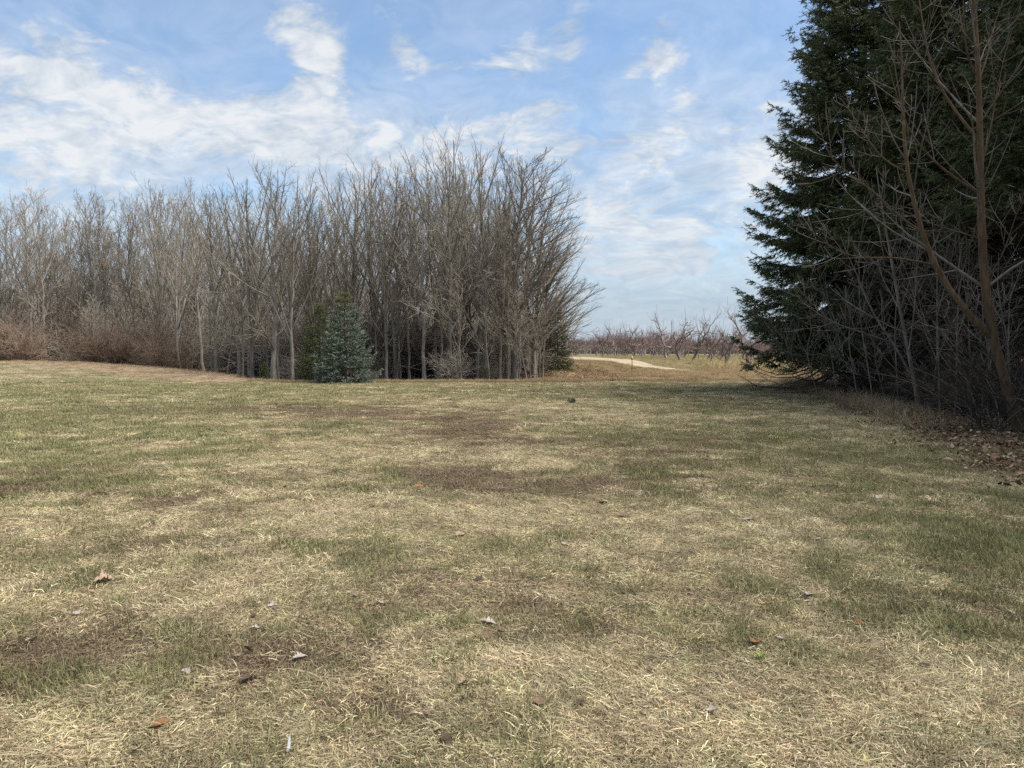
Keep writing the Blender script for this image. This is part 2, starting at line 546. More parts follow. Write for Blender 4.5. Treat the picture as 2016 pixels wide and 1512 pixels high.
def zones(x, y):
    """weights of green, straw and bare turf, and litter / rough grass masks"""
    n1, n2, n3 = fbm(x * 0.45, y * 0.45, 21), fbm(x * 1.7, y * 1.7, 33), fbm(x * 4.5, y * 4.5, 47, 3)
    wx, wy = (n1 - 0.5) * 1.6, (fbm(x * 0.45, y * 0.45, 77) - 0.5) * 1.6
    g = 0.29 + 0.45 * (n1 - 0.5) + 1.0 * (n2 - 0.5) + 1.2 * (n3 - 0.5)
    s = 0.42 + 1.0 * (fbm(x * 0.8, y * 0.8, 55) - 0.5) + 1.2 * (fbm(x * 2.6, y * 2.6, 61, 3) - 0.5)
    b = 0.17 + 0.9 * (fbm(x * 0.6, y * 0.6, 71) - 0.5) + 1.0 * (fbm(x * 2.2, y * 2.2, 81, 3) - 0.5)
    rag = smooth((fbm(x * 2.4, y * 2.4, 205, 4) - 0.3) / 0.4)
    for (gx, gy, sx, sy, a, z) in PW:
        k = min(1.0, gy / 14)
        q = a * np.exp(-0.7 * (((x - gx + wx * k * sx * 0.4) / sx) ** 2 + ((y - gy + wy * k * sy * 0.5) / sy) ** 2))
        if z == 'g':
            g = g + 0.68 * q
        elif z == 's':
            s = s + q
            b = b - 0.4 * q
        else:
            q = q * np.clip(0.45 + 1.35 * rag, 0.3, 1.6)
            b = b + q
            g = g - 0.3 * q
            s = s - 0.6 * q
    g, s, b = (np.clip(a, 0.02, 1.3) for a in (g, s, b))
    wob = (fbm(x * 0.5, y * 0.5, 91) - 0.5) * 2.0
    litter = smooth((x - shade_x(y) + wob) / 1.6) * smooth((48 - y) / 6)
    ye = edge_y(x)
    rough = smooth((y - ye + wob * 0.5) / 0.8)
    rough = np.maximum(rough, tan_band(x, y, wob))
    wood = rough * smooth((y - ye - 0.6) / 1.2) * smooth((2.6 + (y - 42) * 0.1 - x + wob * 0.6) / 1.5) * (1 - 0.0 * x)
    mound = smooth((-13 - x) / 3) * (1 - smooth((y - ye - 2.0) / 1.5))
    wood = wood * (1 - mound)
    return g, s, b, litter, rough, wood


C_GREEN = np.array([0.205, 0.208, 0.094])
C_STRAW = np.array([0.56, 0.462, 0.29])
C_BARE = np.array([0.165, 0.118, 0.080])
C_LIT = np.array([0.150, 0.098, 0.064])
C_ROUGH = np.array([0.275, 0.195, 0.105])
C_OLIVE = np.array([0.175, 0.165, 0.070])


def turf_colour(x, y):
    g, s, b, lit, rough, wood = zones(x, y)
    tot = (g + s + b)[..., None]
    c = (g[..., None] * C_GREEN + s[..., None] * C_STRAW * 0.85 + b[..., None] * C_BARE) / tot
    n = fbm(x * 0.25, y * 0.25, 131)[..., None]
    rc = C_ROUGH * (0.75 + 0.5 * n)
    n2 = smooth((fbm(x * 0.12, y * 0.2, 141)[..., None] - 0.45) / 0.2)
    rc = rc * (1 - 0.55 * n2) + C_OLIVE * 0.55 * n2
    far = smooth((y - 60) / 20)[..., None]
    rc = rc * (1 - far * 0.5) + C_OLIVE * 1.05 * far * 0.5
    tb = tan_band(x, y)[..., None]
    rc = rc * (1 - tb) + np.array([0.40, 0.30, 0.195]) * (0.7 + 0.5 * n) * tb
    c = c * (1 - rough[..., None]) + rc * rough[..., None]
    c = c * (1 - wood[..., None]) + C_LIT * wood[..., None]
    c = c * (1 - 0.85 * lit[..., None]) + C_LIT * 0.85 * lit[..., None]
    return c


# ================================================================ ground
def graded(lo, hi, start, step, ratio):
    pos, s, x = [start], step, start
    while x < hi:
        x += s
        pos.append(min(x, hi))
        s *= ratio
    neg, s, x = [], step, start
    while x > lo:
        x -= s
        neg.append(max(x, lo))
        s *= ratio
    return np.array(neg[::-1] + pos)


gxs = graded(-2500, 2500, 0.0, 0.25, 1.031)
gys = np.concatenate([graded(-60, 4, 4, 0.2, 1.06)[:-1], graded(4, 3000, 4, 0.2, 1.0165)])
gys = np.unique(np.round(gys, 4))
XX, YY = np.meshgrid(gxs, gys)
ZZ = height(XX, YY)
nx, ny = len(gxs), len(gys)
idx = np.arange(nx * ny).reshape(ny, nx)
quads = np.stack([idx[:-1, :-1], idx[:-1, 1:], idx[1:, 1:], idx[1:, :-1]], -1).reshape(-1, 4)

m_ground, g, b = mat('turf_soil')
vc = g.n('ShaderNodeAttribute', attribute_name='turf').outputs['Color']
geo_p = g.n('ShaderNodeNewGeometry').outputs['Position']
fine = g.noise(geo_p, 22.0, 6, 0.7)
mid = g.noise(g.vm('MULTIPLY', geo_p, (1.0, 0.6, 1.0)), 5.0, 6, 0.65)
big = g.noise(geo_p, 1.1, 5, 0.6)
ff = g.m('ADD', g.mr(fine, 0.3, 0.7, 0.50, 1.0, False), g.mr(mid, 0.3, 0.7, -0.18, 0.30, False))
c = g.mix(1.0, vc, g.comb(ff, ff, ff), 'MULTIPLY')
c = g.mix(g.mr(big, 0.5, 0.68, 0.0, 0.25), c, tuple(C_BARE))
g.put(b.inputs['Base Color'], c)
b.inputs['Roughness'].default_value = 0.95
bp = g.n('ShaderNodeBump')
bp.inputs['Strength'].default_value = 0.8
bp.inputs['Distance'].default_value = 0.05
g.put(bp.inputs['Height'], g.m('ADD', fine, mid))
g.put(b.inputs['Normal'], bp.outputs[0])
gm = make_mesh('ground', np.stack([XX, YY, ZZ], -1).reshape(-1, 3), None, quads, [m_ground], True)
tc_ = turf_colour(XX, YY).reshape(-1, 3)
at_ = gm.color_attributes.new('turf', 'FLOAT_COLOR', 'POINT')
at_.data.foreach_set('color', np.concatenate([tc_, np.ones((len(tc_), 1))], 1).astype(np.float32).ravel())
ground = tag(new_obj('ground', gm), 'worn spring lawn running back to rough pasture and orchard ground', None, None, 'structure')

# ---- sandy track over the rise
m_sand, g, b = mat('pale_sand')
geo_p = g.n('ShaderNodeNewGeometry').outputs['Position']
c = g.mix(g.mr(g.noise(geo_p, 1.2, 6, 0.65), 0.35, 0.7), (0.42, 0.345, 0.235), (0.30, 0.235, 0.15))
c = g.mix(g.mr(g.noise(geo_p, 0.35, 5, 0.6), 0.52, 0.66, 0, 0.55), c, (0.27, 0.225, 0.12))
g.put(b.inputs['Base Color'], c)
b.inputs['Roughness'].default_value = 0.95
road_px = [(1322, 728), (1280, 722), (1230, 714), (1180, 707.5), (1150, 704.5), (1128, 703.2)]
rp = np.array([ground_at(u, v) for u, v in road_px])
k = 60
sx = np.linspace(0, 1, len(rp))
q = np.linspace(0, 1, k)
cx, cy = np.interp(q, sx, rp[:, 0]), np.interp(q, sx, rp[:, 1])
for _ in range(6):
    cx[1:-1] = 0.5 * cx[1:-1] + 0.25 * (cx[:-2] + cx[2:])
    cy[1:-1] = 0.5 * cy[1:-1] + 0.25 * (cy[:-2] + cy[2:])
tx, ty = np.gradient(cx), np.gradient(cy)
l = np.hypot(tx, ty)
nxv, nyv = -ty / l, tx / l
ws = np.linspace(-1, 1, 9)
half = np.interp(q, [0, 0.12, 0.6, 1], [0.6, 2.4, 3.0, 1.8])[:, None] * (1 + 0.18 * (vnoise(q * 14, q * 0, 3)[:, None] - 0.5))
RX = cx[:, None] + nxv[:, None] * ws[None] * half
RY = cy[:, None] + nyv[:, None] * ws[None] * half
RZ = height(RX, RY) + 0.035 - 0.03 * np.abs(ws[None]) ** 4
ii = np.arange(k * 9).reshape(k, 9)
qd = np.stack([ii[:-1, :-1], ii[:-1, 1:], ii[1:, 1:], ii[1:, :-1]], -1).reshape(-1, 4)
tag(new_obj('dirt_road', make_mesh('dirt_road', np.stack([RX, RY, RZ], -1).reshape(-1, 3), None, qd, [m_sand], True)),
    'pale sandy farm track over the rise beside the orchard', None, None, 'structure')

# ================================================================ bare tree kinds
def bare_tree(kind, H, seed, bias=(0, 0, 0), mats=(M_bark, M_twig)):
    """trunk mesh (stem and limbs) and crown mesh (branches and twigs) of a leafless tree, base at the origin"""
    r = np.random.default_rng(seed)
    bias = np.asarray(bias, float)
    if kind == 'vase':        # forks low into many ascending limbs
        th, tr, k0 = H * 0.93, H * 0.0080, 14
        l1 = dict(n=14, t0=0.16, t1=0.80, ang=0.44, angj=0.14, lenf=0.70, lenj=0.15, k=9, trop=0.14, wig=0.03, rfrac=0.62, rend=0.011, prof=0.66)
        l2 = dict(n=9, t0=0.25, t1=0.98, ang=0.52, angj=0.18, lenf=0.28, lenj=0.3, k=4, trop=0.18, wig=0.045, rfrac=0.5, rend=0.005, prof=0.5)
        l3 = dict(n=5, t0=0.2, t1=0.98, ang=0.60, angj=0.22, lenf=0.40, lenj=0.3, k=3, trop=0.08, wig=0.06, rfrac=0.5, rend=0.0038, prof=0.45)
        n4 = 2
    elif kind == 'pole':      # slim, straight, short upswept branches
        th, tr, k0 = H * 0.98, H * 0.0060, 14
        l1 = dict(n=26, t0=0.30, t1=0.97, ang=0.62, angj=0.16, lenf=0.27, lenj=0.28, k=6, trop=0.5, wig=0.035, rfrac=0.5, rend=0.009, prof=0.55)
        l2 = dict(n=7, t0=0.2, t1=0.97, ang=0.6, angj=0.2, lenf=0.40, lenj=0.3, k=4, trop=0.25, wig=0.05, rfrac=0.55, rend=0.0055, prof=0.5)
        l3 = dict(n=5, t0=0.2, t1=0.98, ang=0.62, angj=0.25, lenf=0.40, lenj=0.3, k=3, trop=0.1, wig=0.06, rfrac=0.55, rend=0.0042, prof=0.4)
        n4 = 2
    elif kind == 'oak':       # wide, long low limbs reaching out
        th, tr, k0 = H * 0.86, H * 0.011, 14
        l1 = dict(n=14, t0=0.13, t1=0.85, ang=0.88, angj=0.16, lenf=0.55, lenj=0.15, k=9, trop=0.50, wig=0.075, rfrac=0.5, rend=0.012, prof=0.55)
        l2 = dict(n=9, t0=0.2, t1=0.97, ang=0.70, angj=0.2, lenf=0.42, lenj=0.3, k=6, trop=0.40, wig=0.11, rfrac=0.6, rend=0.008, prof=0.55)
        l3 = dict(n=7, t0=0.2, t1=0.98, ang=0.7, angj=0.25, lenf=0.42, lenj=0.3, k=4, trop=0.25, wig=0.14, rfrac=0.6, rend=0.005, prof=0.45)
        n4 = 2
    elif kind == 'edge':      # leans out of the wood towards the light
        th, tr, k0 = H * 0.92, H * 0.0115, 14
        l1 = dict(n=38, t0=0.10, t1=0.95, ang=0.88, angj=0.12, lenf=0.44, lenj=0.12, k=9, trop=0.22, wig=0.03, rfrac=0.5, rend=0.009, prof=0.62)
        l2 = dict(n=8, t0=0.15, t1=0.97, ang=0.42, angj=0.14, lenf=0.36, lenj=0.3, k=4, trop=0.16, wig=0.04, rfrac=0.55, rend=0.0055, prof=0.55)
        l3 = dict(n=6, t0=0.2, t1=0.98, ang=0.5, angj=0.18, lenf=0.42, lenj=0.3, k=3, trop=0.1, wig=0.05, rfrac=0.55, rend=0.004, prof=0.45)
        n4 = 2
    else:                     # 'sapling'
        th, tr, k0 = H * 0.97, 0.008 + H * 0.0042, 9
        l1 = dict(n=12, t0=0.22, t1=0.96, ang=0.75, angj=0.2, lenf=0.33, lenj=0.3, k=5, trop=0.4, wig=0.09, rfrac=0.55, rend=0.007, prof=0.5)
        l2 = dict(n=6, t0=0.2, t1=0.97, ang=0.65, angj=0.2, lenf=0.42, lenj=0.3, k=4, trop=0.3, wig=0.12, rfrac=0.6, rend=0.006, prof=0.4)
        l3 = dict(n=3, t0=0.2, t1=0.98, ang=0.65, angj=0.25, lenf=0.5, lenj=0.3, k=3, trop=0.2, wig=0.12, rfrac=0.6, rend=0.0055, prof=0.4)
        n4 = 0
    z = np.linspace(0, 1, k0)
    sway = np.cumsum(r.normal(0, 0.006, (k0, 2)), 0) * H * (0.5 + z[:, None])
    sway -= sway[0]
    P0 = np.zeros((1, k0, 3))
    P0[0, :, :2] = sway + bias[:2] * 0.35 * H * (z[:, None] ** 2) * 0.5
    P0[0, :, 2] = z * th
    R0 = (tr * (1 - z) ** 0.75 + 0.012)[None]
    R0[0, 0] *= 1.45
    R0[0, 1] *= 1.08
    P1, R1 = grow(P0, R0, r=r, bias=bias, **l1)
    P0b, R0b = P0[:, k0 // 2:], R0[:, k0 // 2:]
    P2a, R2a = grow(P1, R1, r=r, bias=bias * 0.4, **l2)
    l2t = dict(l2); l2t.update(n=14, t0=0.1, t1=0.98, lenf=l2['lenf'] * 0.5)
    P2b, R2b = grow(P0b, R0b, r=r, bias=bias * 0.3, **l2t)
    P2_, R2_ = np.concatenate([P2a, P2b]), np.concatenate([R2a, R2b])
    P3_, R3_ = grow(P2_, R2_, r=r, bias=bias * 0.2, **l3)
    zf = H / max(np.percentile(P3_[..., 2], 99.7), P0[..., 2].max())
    for A in (P0, P1, P2_, P3_):
        A[..., 2] *= zf
    trunk, crown = Geo(), Geo()
    trunk.tubes(P0, R0, 9)
    trunk.tubes(P1, R1, 5)
    crown.tubes(P2_, R2_, 4)
    crown.tubes(P3_, R3_, 3)
    if n4:
        P4_, R4_ = grow(P3_, R3_, n4, 0.3, 1.0, 0.65, 0.25, 0.45, 0.3, 2, 0.1, 0.06, 0.7, 0.0033, r, prof=0.3)
        crown.tubes(P4_, R4_, 3)
    return trunk.mesh('trunk', [mats[0]], True), crown.mesh('crown', [mats[1]])


def place_tree(name, meshes, x, y, sc, rz, label, category, group=None, tilt=(0, 0), sink=0.05, sxy=None, parts=('trunk', 'crown')):
    e = new_obj(name, None, None, (x, y, float(height(x, y)) - sink), (tilt[0], tilt[1], rz), (sxy or sc, sxy or sc, sc))
    e.empty_display_size = 0.3
    for p, me in zip(parts, meshes):
        if me is not None:
            new_obj(p, me, e)
    return tag(e, label, category, group)


REF = 14.0
VASE = [bare_tree('vase', REF, 100 + i) for i in range(4)]
POLE = [bare_tree('pole', REF, 200 + i, mats=(M_bark_tan, M_twig_tan)) for i in range(4)]
OAK = [bare_tree('oak', REF, 300 + i) for i in range(2)]
EDGE = [bare_tree('edge', REF, 400 + i, (0.30, -0.05, 0.0)) for i in range(2)]
SAP = [bare_tree('sapling', 5.0, 500 + i, mats=(M_bark_tan, M_twig_tan)) for i in range(4)]
BIRCH = bare_tree('pole', REF, 260, mats=(M_birch, M_twig_tan))


def put_px(meshes, u, y, vtop, ref, rz, *a, **kw):
    """a tree whose foot stands at depth y under pixel column u, tall enough to reach pixel row vtop"""
    x = at(u, 700, y)[0]
    top = at(u, vtop - (26 if u > 640 else 8), y)[2]
    kw.setdefault('name', 'bare_tree')
    nm = kw.pop('name')
    return place_tree(nm, meshes, x, y, (top - float(height(x, y))) / ref, rz, *a, **kw)


G_WOOD = 'bare trees of the wood'
# trees of the wood's front that can be told apart
put_px(OAK[0], 885, 43.0, 330, REF, 0.6, 'bare grey tree with low forked limbs beside the tiny dark spruce', 'tree', G_WOOD)
put_px(VASE[0], 778, 44.5, 345, REF, 2.2, 'bare tree with a dark bent trunk arching over the blue spruce', 'tree', G_WOOD, tilt=(0, -0.05))
put_px(OAK[1], 538, 43.0, 335, REF, 1.1, 'bare tree with low crooked limbs left of the two spruces', 'tree', G_WOOD)
put_px(VASE[1], 575, 42.2, 345, REF, 4.0, 'slim pale forked trunk standing against the green spruce', 'tree', G_WOOD)
put_px(POLE[1], 402, 47.5, 365, REF, 0.3, 'pale leaning slender tree rising from the end of the tan bank', 'tree', G_WOOD, tilt=(0, -0.085))
put_px(BIRCH, 197, 63.0, 385, REF, 1.0, 'white-barked birch above the russet brush', 'tree', G_WOOD)
put_px(POLE[2], 90, 60.0, 372, REF, 2.0, 'tall pale twin-limbed tree rising out of the russet brush', 'tree', G_WOOD)
put_px(VASE[2], 955, 44.0, 292, REF, 0.4, 'tallest bare tree of the wood, wide ascending crown', 'tree', G_WOOD)
put_px(VASE[3], 860, 46.5, 288, REF, 3.4, 'tall bare tree behind the low-forked tree, crown a fan of limbs', 'tree', G_WOOD)
put_px(EDGE[0], 1012, 43.5, 318, REF, 0.05, 'leaning bare tree at the end of the wood, limbs sweeping towards the orchard', 'tree', G_WOOD)
put_px(EDGE[1], 1050, 45.0, 372, REF, -0.1, 'low-branched bare tree outermost at the wood end, beside the cedar', 'tree', G_WOOD)
put_px(EDGE[0], 1035, 49.0, 335, REF, 0.3, 'bare tree behind the outermost tree, limbs fanned towards the orchard', 'tree', G_WOOD, sxy=1.0)
put_px(EDGE[1], 1068, 46.5, 455, REF, 0.15, 'smaller arching tree behind the cedar, filling the wood end', 'tree', G_WOOD)
put_px(EDGE[0], 1075, 50.5, 500, REF, -0.2, 'small arching tree hindmost at the wood end, towards the track', 'tree', G_WOOD)
put_px(POLE[0], 985, 42.8, 420, REF, 0.3, 'slim stem at the wood edge beside the small spruce', 'tree', G_WOOD)
front = [(700, 46, 345, 0, 'bare grey tree directly behind the blue-green spruce'), (735, 50, 330, 1, 'bare grey tree set back between the blue-green spruce and the dark bent trunk'),
         (815, 48.5, 320, 2, 'bare grey tree set back between the dark bent trunk and the low-forked tree'), (905, 49, 295, 3, 'bare grey tree close behind the low-forked tree'),
         (925, 52, 300, 0, 'bare grey tree half hidden behind the tallest tree of the wood'), (990, 50, 322, 1, 'bare grey tree between the tallest tree and the leaning end tree'),
         (650, 52, 365, 2, 'bare grey tree set back behind the olive-green spruce'), (615, 47.5, 345, 3, 'bare grey tree behind the small dark spruce in the gap'),
         (495, 45.5, 345, 0, 'bare grey tree at the low end of the tan bank'), (470, 50, 360, 2, 'bare grey tree set back behind the low end of the tan bank'),
         (425, 51, 372, 1, 'bare grey tree just behind the pale leaning slender tree'), (352, 53, 365, 3, 'bare grey tree where the russet brush thins out'),
         (310, 55, 368, 0, 'bare grey tree behind the low conifer bush on the bank'), (835, 43.6, 360, 1, 'slight bare tree between the dark bent trunk and the tiny dark spruce'),
         (760, 43.2, 420, 3, 'short bare tree just beside the blue-green spruce'), (940, 43.2, 400, 2, 'short bare tree above the small green spruce in the litter'),
         (1000, 47, 350, 2, 'bare grey tree tucked behind the clump of pale saplings')]
for i, (u, y, vt, k, lab) in enumerate(front):
    put_px(VASE[k], u, y, vt + rng.uniform(-8, 8), REF, rng.uniform(0, 6.28), lab, 'tree', G_WOOD, tilt=tuple(rng.normal(0, 0.03, 2)))
for i in range(24):
    u = 470 + i * 24 + rng.uniform(-10, 10)
    y = rng.uniform(43.0, 52)
    put_px(POLE[(i + 1) % 4], u, y, (345 if u > 740 else 375) + rng.uniform(0, 90), REF, rng.uniform(0, 6.28), 'slim straight stem among the front trees of the wood', 'tree', G_WOOD, tilt=tuple(rng.normal(0, 0.03, 2)))
for i in range(26):
    u = 8 + i * 17.5 + rng.uniform(-8, 8)
    put_px(POLE[i % 4], u, rng.uniform(60, 72), 388 + rng.uniform(-16, 30), REF, rng.uniform(0, 6.28),
           'slim pale pole tree rising behind the russet brush', 'tree', G_WOOD, tilt=tuple(rng.normal(0, 0.02, 2)))
n = 0
while n < 78:      # inner ranks
    y = rng.uniform(50, 82)
    x = rng.uniform(-48, 2.5)
    if y < edge_y(x) + 9 or x > 1.0 - (y - 50) * 0.02:
        continue
    n += 1
    set_ = VASE if rng.random() < (0.65 if x > -20 else 0.35) else POLE
    place_tree('bare_tree', set_[n % 4], x, y, rng.uniform(0.66, 0.94), rng.uniform(0, 6.28),
               'bare tree standing deep among the inner ranks of the wood', 'tree', G_WOOD, tilt=tuple(rng.normal(0, 0.03, 2)))
# saplings of the understorey
n = 0
while n < 95:
    x = rng.uniform(-46, 3.0)
    y = float(edge_y(x)) + rng.uniform(2.2, 14) + (3.0 if x < -14 else 0)
    n += 1
    place_tree('sapling', SAP[n % 4], x, y, rng.uniform(0.6, 1.45), rng.uniform(0, 6.28), 'thin bare sapling under the tall trees of the wood', 'sapling',
               'saplings under the wood', tilt=tuple(rng.normal(0, 0.06, 2)))
for (u, y, vt, tl) in [(1000, 42.0, 560, 0.1), (1022, 41.5, 600, 0.2), (1038, 42.5, 585, 0.25), (1060, 43.0, 610, 0.3), (1015, 42.6, 540, -0.1), (1045, 41.6, 640, 0.05)]:
    put_px(SAP[int(u) % 4], u, y, vt, 5.0, rng.uniform(0, 6), 'pale upright sapling in the clump at the wood end', 'sapling', 'saplings at the wood end', name='sapling', tilt=(0, tl))

# ---------------------------------------------------------------- russet brush along the wood
def shrub_mesh(H, seed, mats, stems=26, spread=0.9, lv=(9, 5)):
    r = np.random.default_rng(seed)
    a = r.random(stems) * 6.28
    k0 = 6
    P = np.zeros((stems, k0, 3))
    d = nrm(np.stack([np.cos(a) * r.uniform(0.1, spread, stems), np.sin(a) * r.uniform(0.1, spread, stems), np.ones(stems)], 1))
    P[:, 0, :2] = r.normal(0, 0.22, (stems, 2))
    L = H * r.uniform(0.6, 1.1, stems)
    for j in range(1, k0):
        d = nrm(d + r.normal(0, 0.10, (stems, 3)) + np.array([0, 0, -0.03 * j]))
        P[:, j] = P[:, j - 1] + d * (L / (k0 - 1))[:, None]
    R = np.linspace(1, 0.35, k0)[None] * r.uniform(0.009, 0.016, stems)[:, None]
    P1, R1 = grow(P, R, lv[0], 0.15, 0.98, 0.75, 0.25, 0.42, 0.35, 4, 0.15, 0.14, 0.7, 0.006, r, prof=0.4)
    P2_, R2_ = grow(P1, R1, lv[1], 0.15, 0.98, 0.7, 0.25, 0.45, 0.35, 3, 0.1, 0.14, 0.7, 0.005, r, prof=0.4)
    stem, tw = Geo(), Geo()
    stem.tubes(P, R, 4)
    tw.tubes(P1, R1, 3)
    tw.tubes(P2_, R2_, 3)
    return stem.mesh('stems', [mats[0]]), tw.mesh('twigs', [mats[1]])


BRUSH = [shrub_mesh(2.6, 600 + i, (M_shrub, M_shrub)) for i in range(3)]
for i in range(19):
    u = rng.uniform(5, 390)
    x0 = at(u, 700, 56)[0]
    y = float(edge_y(x0)) + rng.uniform(2.6, 8.0)
    s_ = rng.uniform(0.5, 1.75) * (1.0 if u < 330 else 0.6)
    place_tree('shrub', BRUSH[i % 3], x0 * y / 56, y, s_, rng.uniform(0, 6.28), 'russet leafless shrub in the brush below the wood', 'shrub', 'russet brush below the wood', parts=('stems', 'twigs'))

GREYBRUSH = [shrub_mesh(1.9, 640 + i, (M_twig_tan, M_twig)) for i in range(2)]
for i in range(14):
    x0 = rng.uniform(-17, 2.5)
    y = float(edge_y(x0)) + rng.uniform(2.5, 10)
    place_tree('shrub', GREYBRUSH[i % 2], x0, y, rng.uniform(0.5, 1.15), rng.uniform(0, 6.28), 'low grey leafless shrub between the trunks of the wood', 'shrub', 'low shrubs in the wood', parts=('stems', 'twigs'))


# ================================================================ spruces
def spruce(H, Rm, seed, spacing, per, z0, mats, live=lambda z, s: s > 0.3, sprig=0.22, nsp=9, step=0.10, shape=0.85, dead=0.0, density=1.0, sw=0.016, upturn=0.35, hang=0.22, vj=0.28, zj=0.35):
    r = np.random.default_rng(seed)
    zs = np.arange(z0, H * 0.985, spacing)
    zb = np.repeat(zs, per) + r.normal(0, spacing * zj, len(zs) * per)
    zb = np.clip(zb, 0.05, H * 0.99)
    N = len(zb)
    azb = np.tile(np.arange(per) * 2 * pi / per, len(zs)) + np.repeat(r.random(len(zs)) * 6.28, per) + r.normal(0, 0.18, N)
    rel = zb / H
    L = Rm * (1 - rel) ** shape * r.uniform(0.80, 1.14, N) * np.clip(0.75 + rel * 1.6, 0, 1) + 0.04
    K = 8
    s = np.linspace(0, 1, K)[None]
    slope = (-0.32 + 1.0 * rel ** 1.2)[:, None] + r.normal(0, 0.07, N)[:, None]
    bend = (-0.26 * (1 - rel))[:, None]
    zz = zb[:, None] + L[:, None] * (slope * s + bend * np.sin(s * pi * 0.75) + upturn * s ** 3 * (1 - rel[:, None] * 0.8))
    zz = np.maximum(zz, 0.06 + 0.05 * r.random((N, 1)))
    wob = np.cumsum(r.normal(0, 0.02, (N, K)), 1)
    aa = azb[:, None] + wob
    P = np.stack([np.cos(aa) * s * L[:, None], np.sin(aa) * s * L[:, None], zz], -1)
    Rb = (0.006 + 0.010 * L)[:, None] * (1 - 0.85 * s)
    trunk, wood, fol, deadg = Geo(), Geo(), Geo(), Geo()
    zt = np.linspace(-0.1, H, 10)
    Pt = np.stack([np.zeros(10), np.zeros(10), zt], 1)[None]
    Rt = (H * 0.0125 * (1 - np.clip(zt / H, 0, 1)) ** 0.9 + 0.012)[None]
    trunk.tubes(Pt, Rt, 8)
    trunk.tubes(P, Rb, 3)
    # secondaries on both sides of each branch
    ns = np.maximum((L / (0.30 / density)).astype(int), 3)
    bi = np.repeat(np.arange(N), ns * 2)
    M = len(bi)
    side = np.tile([1.0, -1.0], M // 2)
    ts = np.clip(r.uniform(0.10, 1.0, M) ** 0.85, 0, 0.99)
    f = ts * (K - 1)
    i0 = np.minimum(f.astype(int), K - 2)
    ff = (f - i0)[:, None]
    st = P[bi, i0] * (1 - ff) + P[bi, i0 + 1] * ff
    tan = nrm(P[bi, i0 + 1] - P[bi, i0])
    lat = nrm(np.cross(tan, np.array([0, 0, 1.0]))) * side[:, None]
    a2 = r.normal(0.85, 0.14, M)[:, None]
    d2 = nrm(np.cos(a2) * tan + np.sin(a2) * lat + np.array([0, 0, 1.0]) * r.normal(-0.10, 0.12, M)[:, None])
    L2 = (0.46 * L[bi] * (1 - ts) ** 0.9 + 0.10 * np.minimum(L[bi], 1.5)) * r.uniform(0.7, 1.15, M)
    L2 = np.minimum(L2, 1.3)
    end = st + d2 * L2[:, None] + np.array([0, 0, 1.0]) * (-0.10 * L2)[:, None]
    lv = live(st[:, 2], ts) & (r.random(M) < 0.97)
    is_dead = (~lv) & (r.random(M) < dead)
    if is_dead.any():
        dP = np.stack([st[is_dead], (st[is_dead] * 0.5 + end[is_dead] * 0.5) + r.normal(0, 0.05, (is_dead.sum(), 3)), end[is_dead] + np.array([0, 0, -0.12])], 1)
        dR = np.tile([[0.006, 0.005, 0.004]], (len(dP), 1))
        P5, R5 = grow(dP, dR, 5, 0.15, 0.98, 0.8, 0.25, 0.5, 0.3, 3, -0.25, 0.12, 0.9, 0.004, r)
        deadg.tubes(dP, dR, 3)
        deadg.tubes(P5, R5, 3)
    st, end, L2, tan2 = st[lv], end[lv], L2[lv], d2[lv]
    # needle sprigs along the secondaries and at branch ends
    cnt = np.maximum((L2 / step).astype(int), 2)
    si = np.repeat(np.arange(len(L2)), cnt)
    Q = len(si)
    tt = r.uniform(0.0, 1.0, Q)
    b0 = st[si] * (1 - tt[:, None]) + end[si] * tt[:, None]
    dd = tan2[si]
    lt = nrm(np.cross(dd, np.array([0, 0, 1.0]))) * np.where(r.random(Q) < 0.5, 1, -1)[:, None]
    sd = nrm(dd * 0.9 + lt * r.uniform(0.2, 0.9, Q)[:, None] + np.array([0, 0, 1.0]) * r.normal(-hang, vj, Q)[:, None])
    sl = sprig * r.uniform(0.6, 1.2, Q)
    tips = np.where(live(P[:, -1, 2], np.ones(N)))[0]
    b0 = np.concatenate([b0, P[tips, -1] - nrm(P[tips, -1] - P[tips, -2]) * sprig * 0.3])
    sd = np.concatenate([sd, nrm(P[tips, -1] - P[tips, -2])])
    sl = np.concatenate([sl, np.full(len(tips), sprig * 1.2)])
    b0 = np.concatenate([b0, [[0, 0, H - 0.05], [0, 0, H - 0.25], [0, 0, H - 0.4]]])
    sd = np.concatenate([sd, np.array([[0, 0, 1.0]] * 3)])
    sl = np.concatenate([sl, [sprig * 1.8] * 3])
    Q = len(sl)
    u, v = perp(sd, r)
    j = np.arange(nsp)
    ph = r.random((Q, 1)) * 6.28 + j[None] * 2.4
    o = b0[:, None] + sd[:, None] * (sl[:, None] * (j / nsp * 0.85)[None])[..., None]
    out = np.cos(ph)[..., None] * u[:, None] + np.sin(ph)[..., None] * v[:, None]
    nd = nrm(sd[:, None] * 0.85 + out * 0.62)
    ln = (sl[:, None] * 0.42 * r.uniform(0.8, 1.2, (Q, nsp)))[..., None]
    wv = nrm(np.cross(nd, out) + 0.4 * r.normal(0, 1, (Q, nsp, 3))) * sw
    tri = np.stack([o - wv, o + wv, o + nd * ln], 2)
    nT = Q * nsp
    fol.add(tri.reshape(-1, 3), np.arange(nT * 3).reshape(nT, 3))
    fm = fol.mesh('foliage', [mats[1]])
    young = np.clip(0.55 * ts[lv][si] + 0.45 * tt, 0, 1)
    young = np.concatenate([young, np.ones(Q - len(young))])
    young = np.clip(young[:, None] * 0.7 + 0.3 * (j / nsp)[None] + r.normal(0, 0.10, (Q, nsp)), 0, 1)
    ta = fm.attributes.new('young', 'FLOAT', 'POINT')
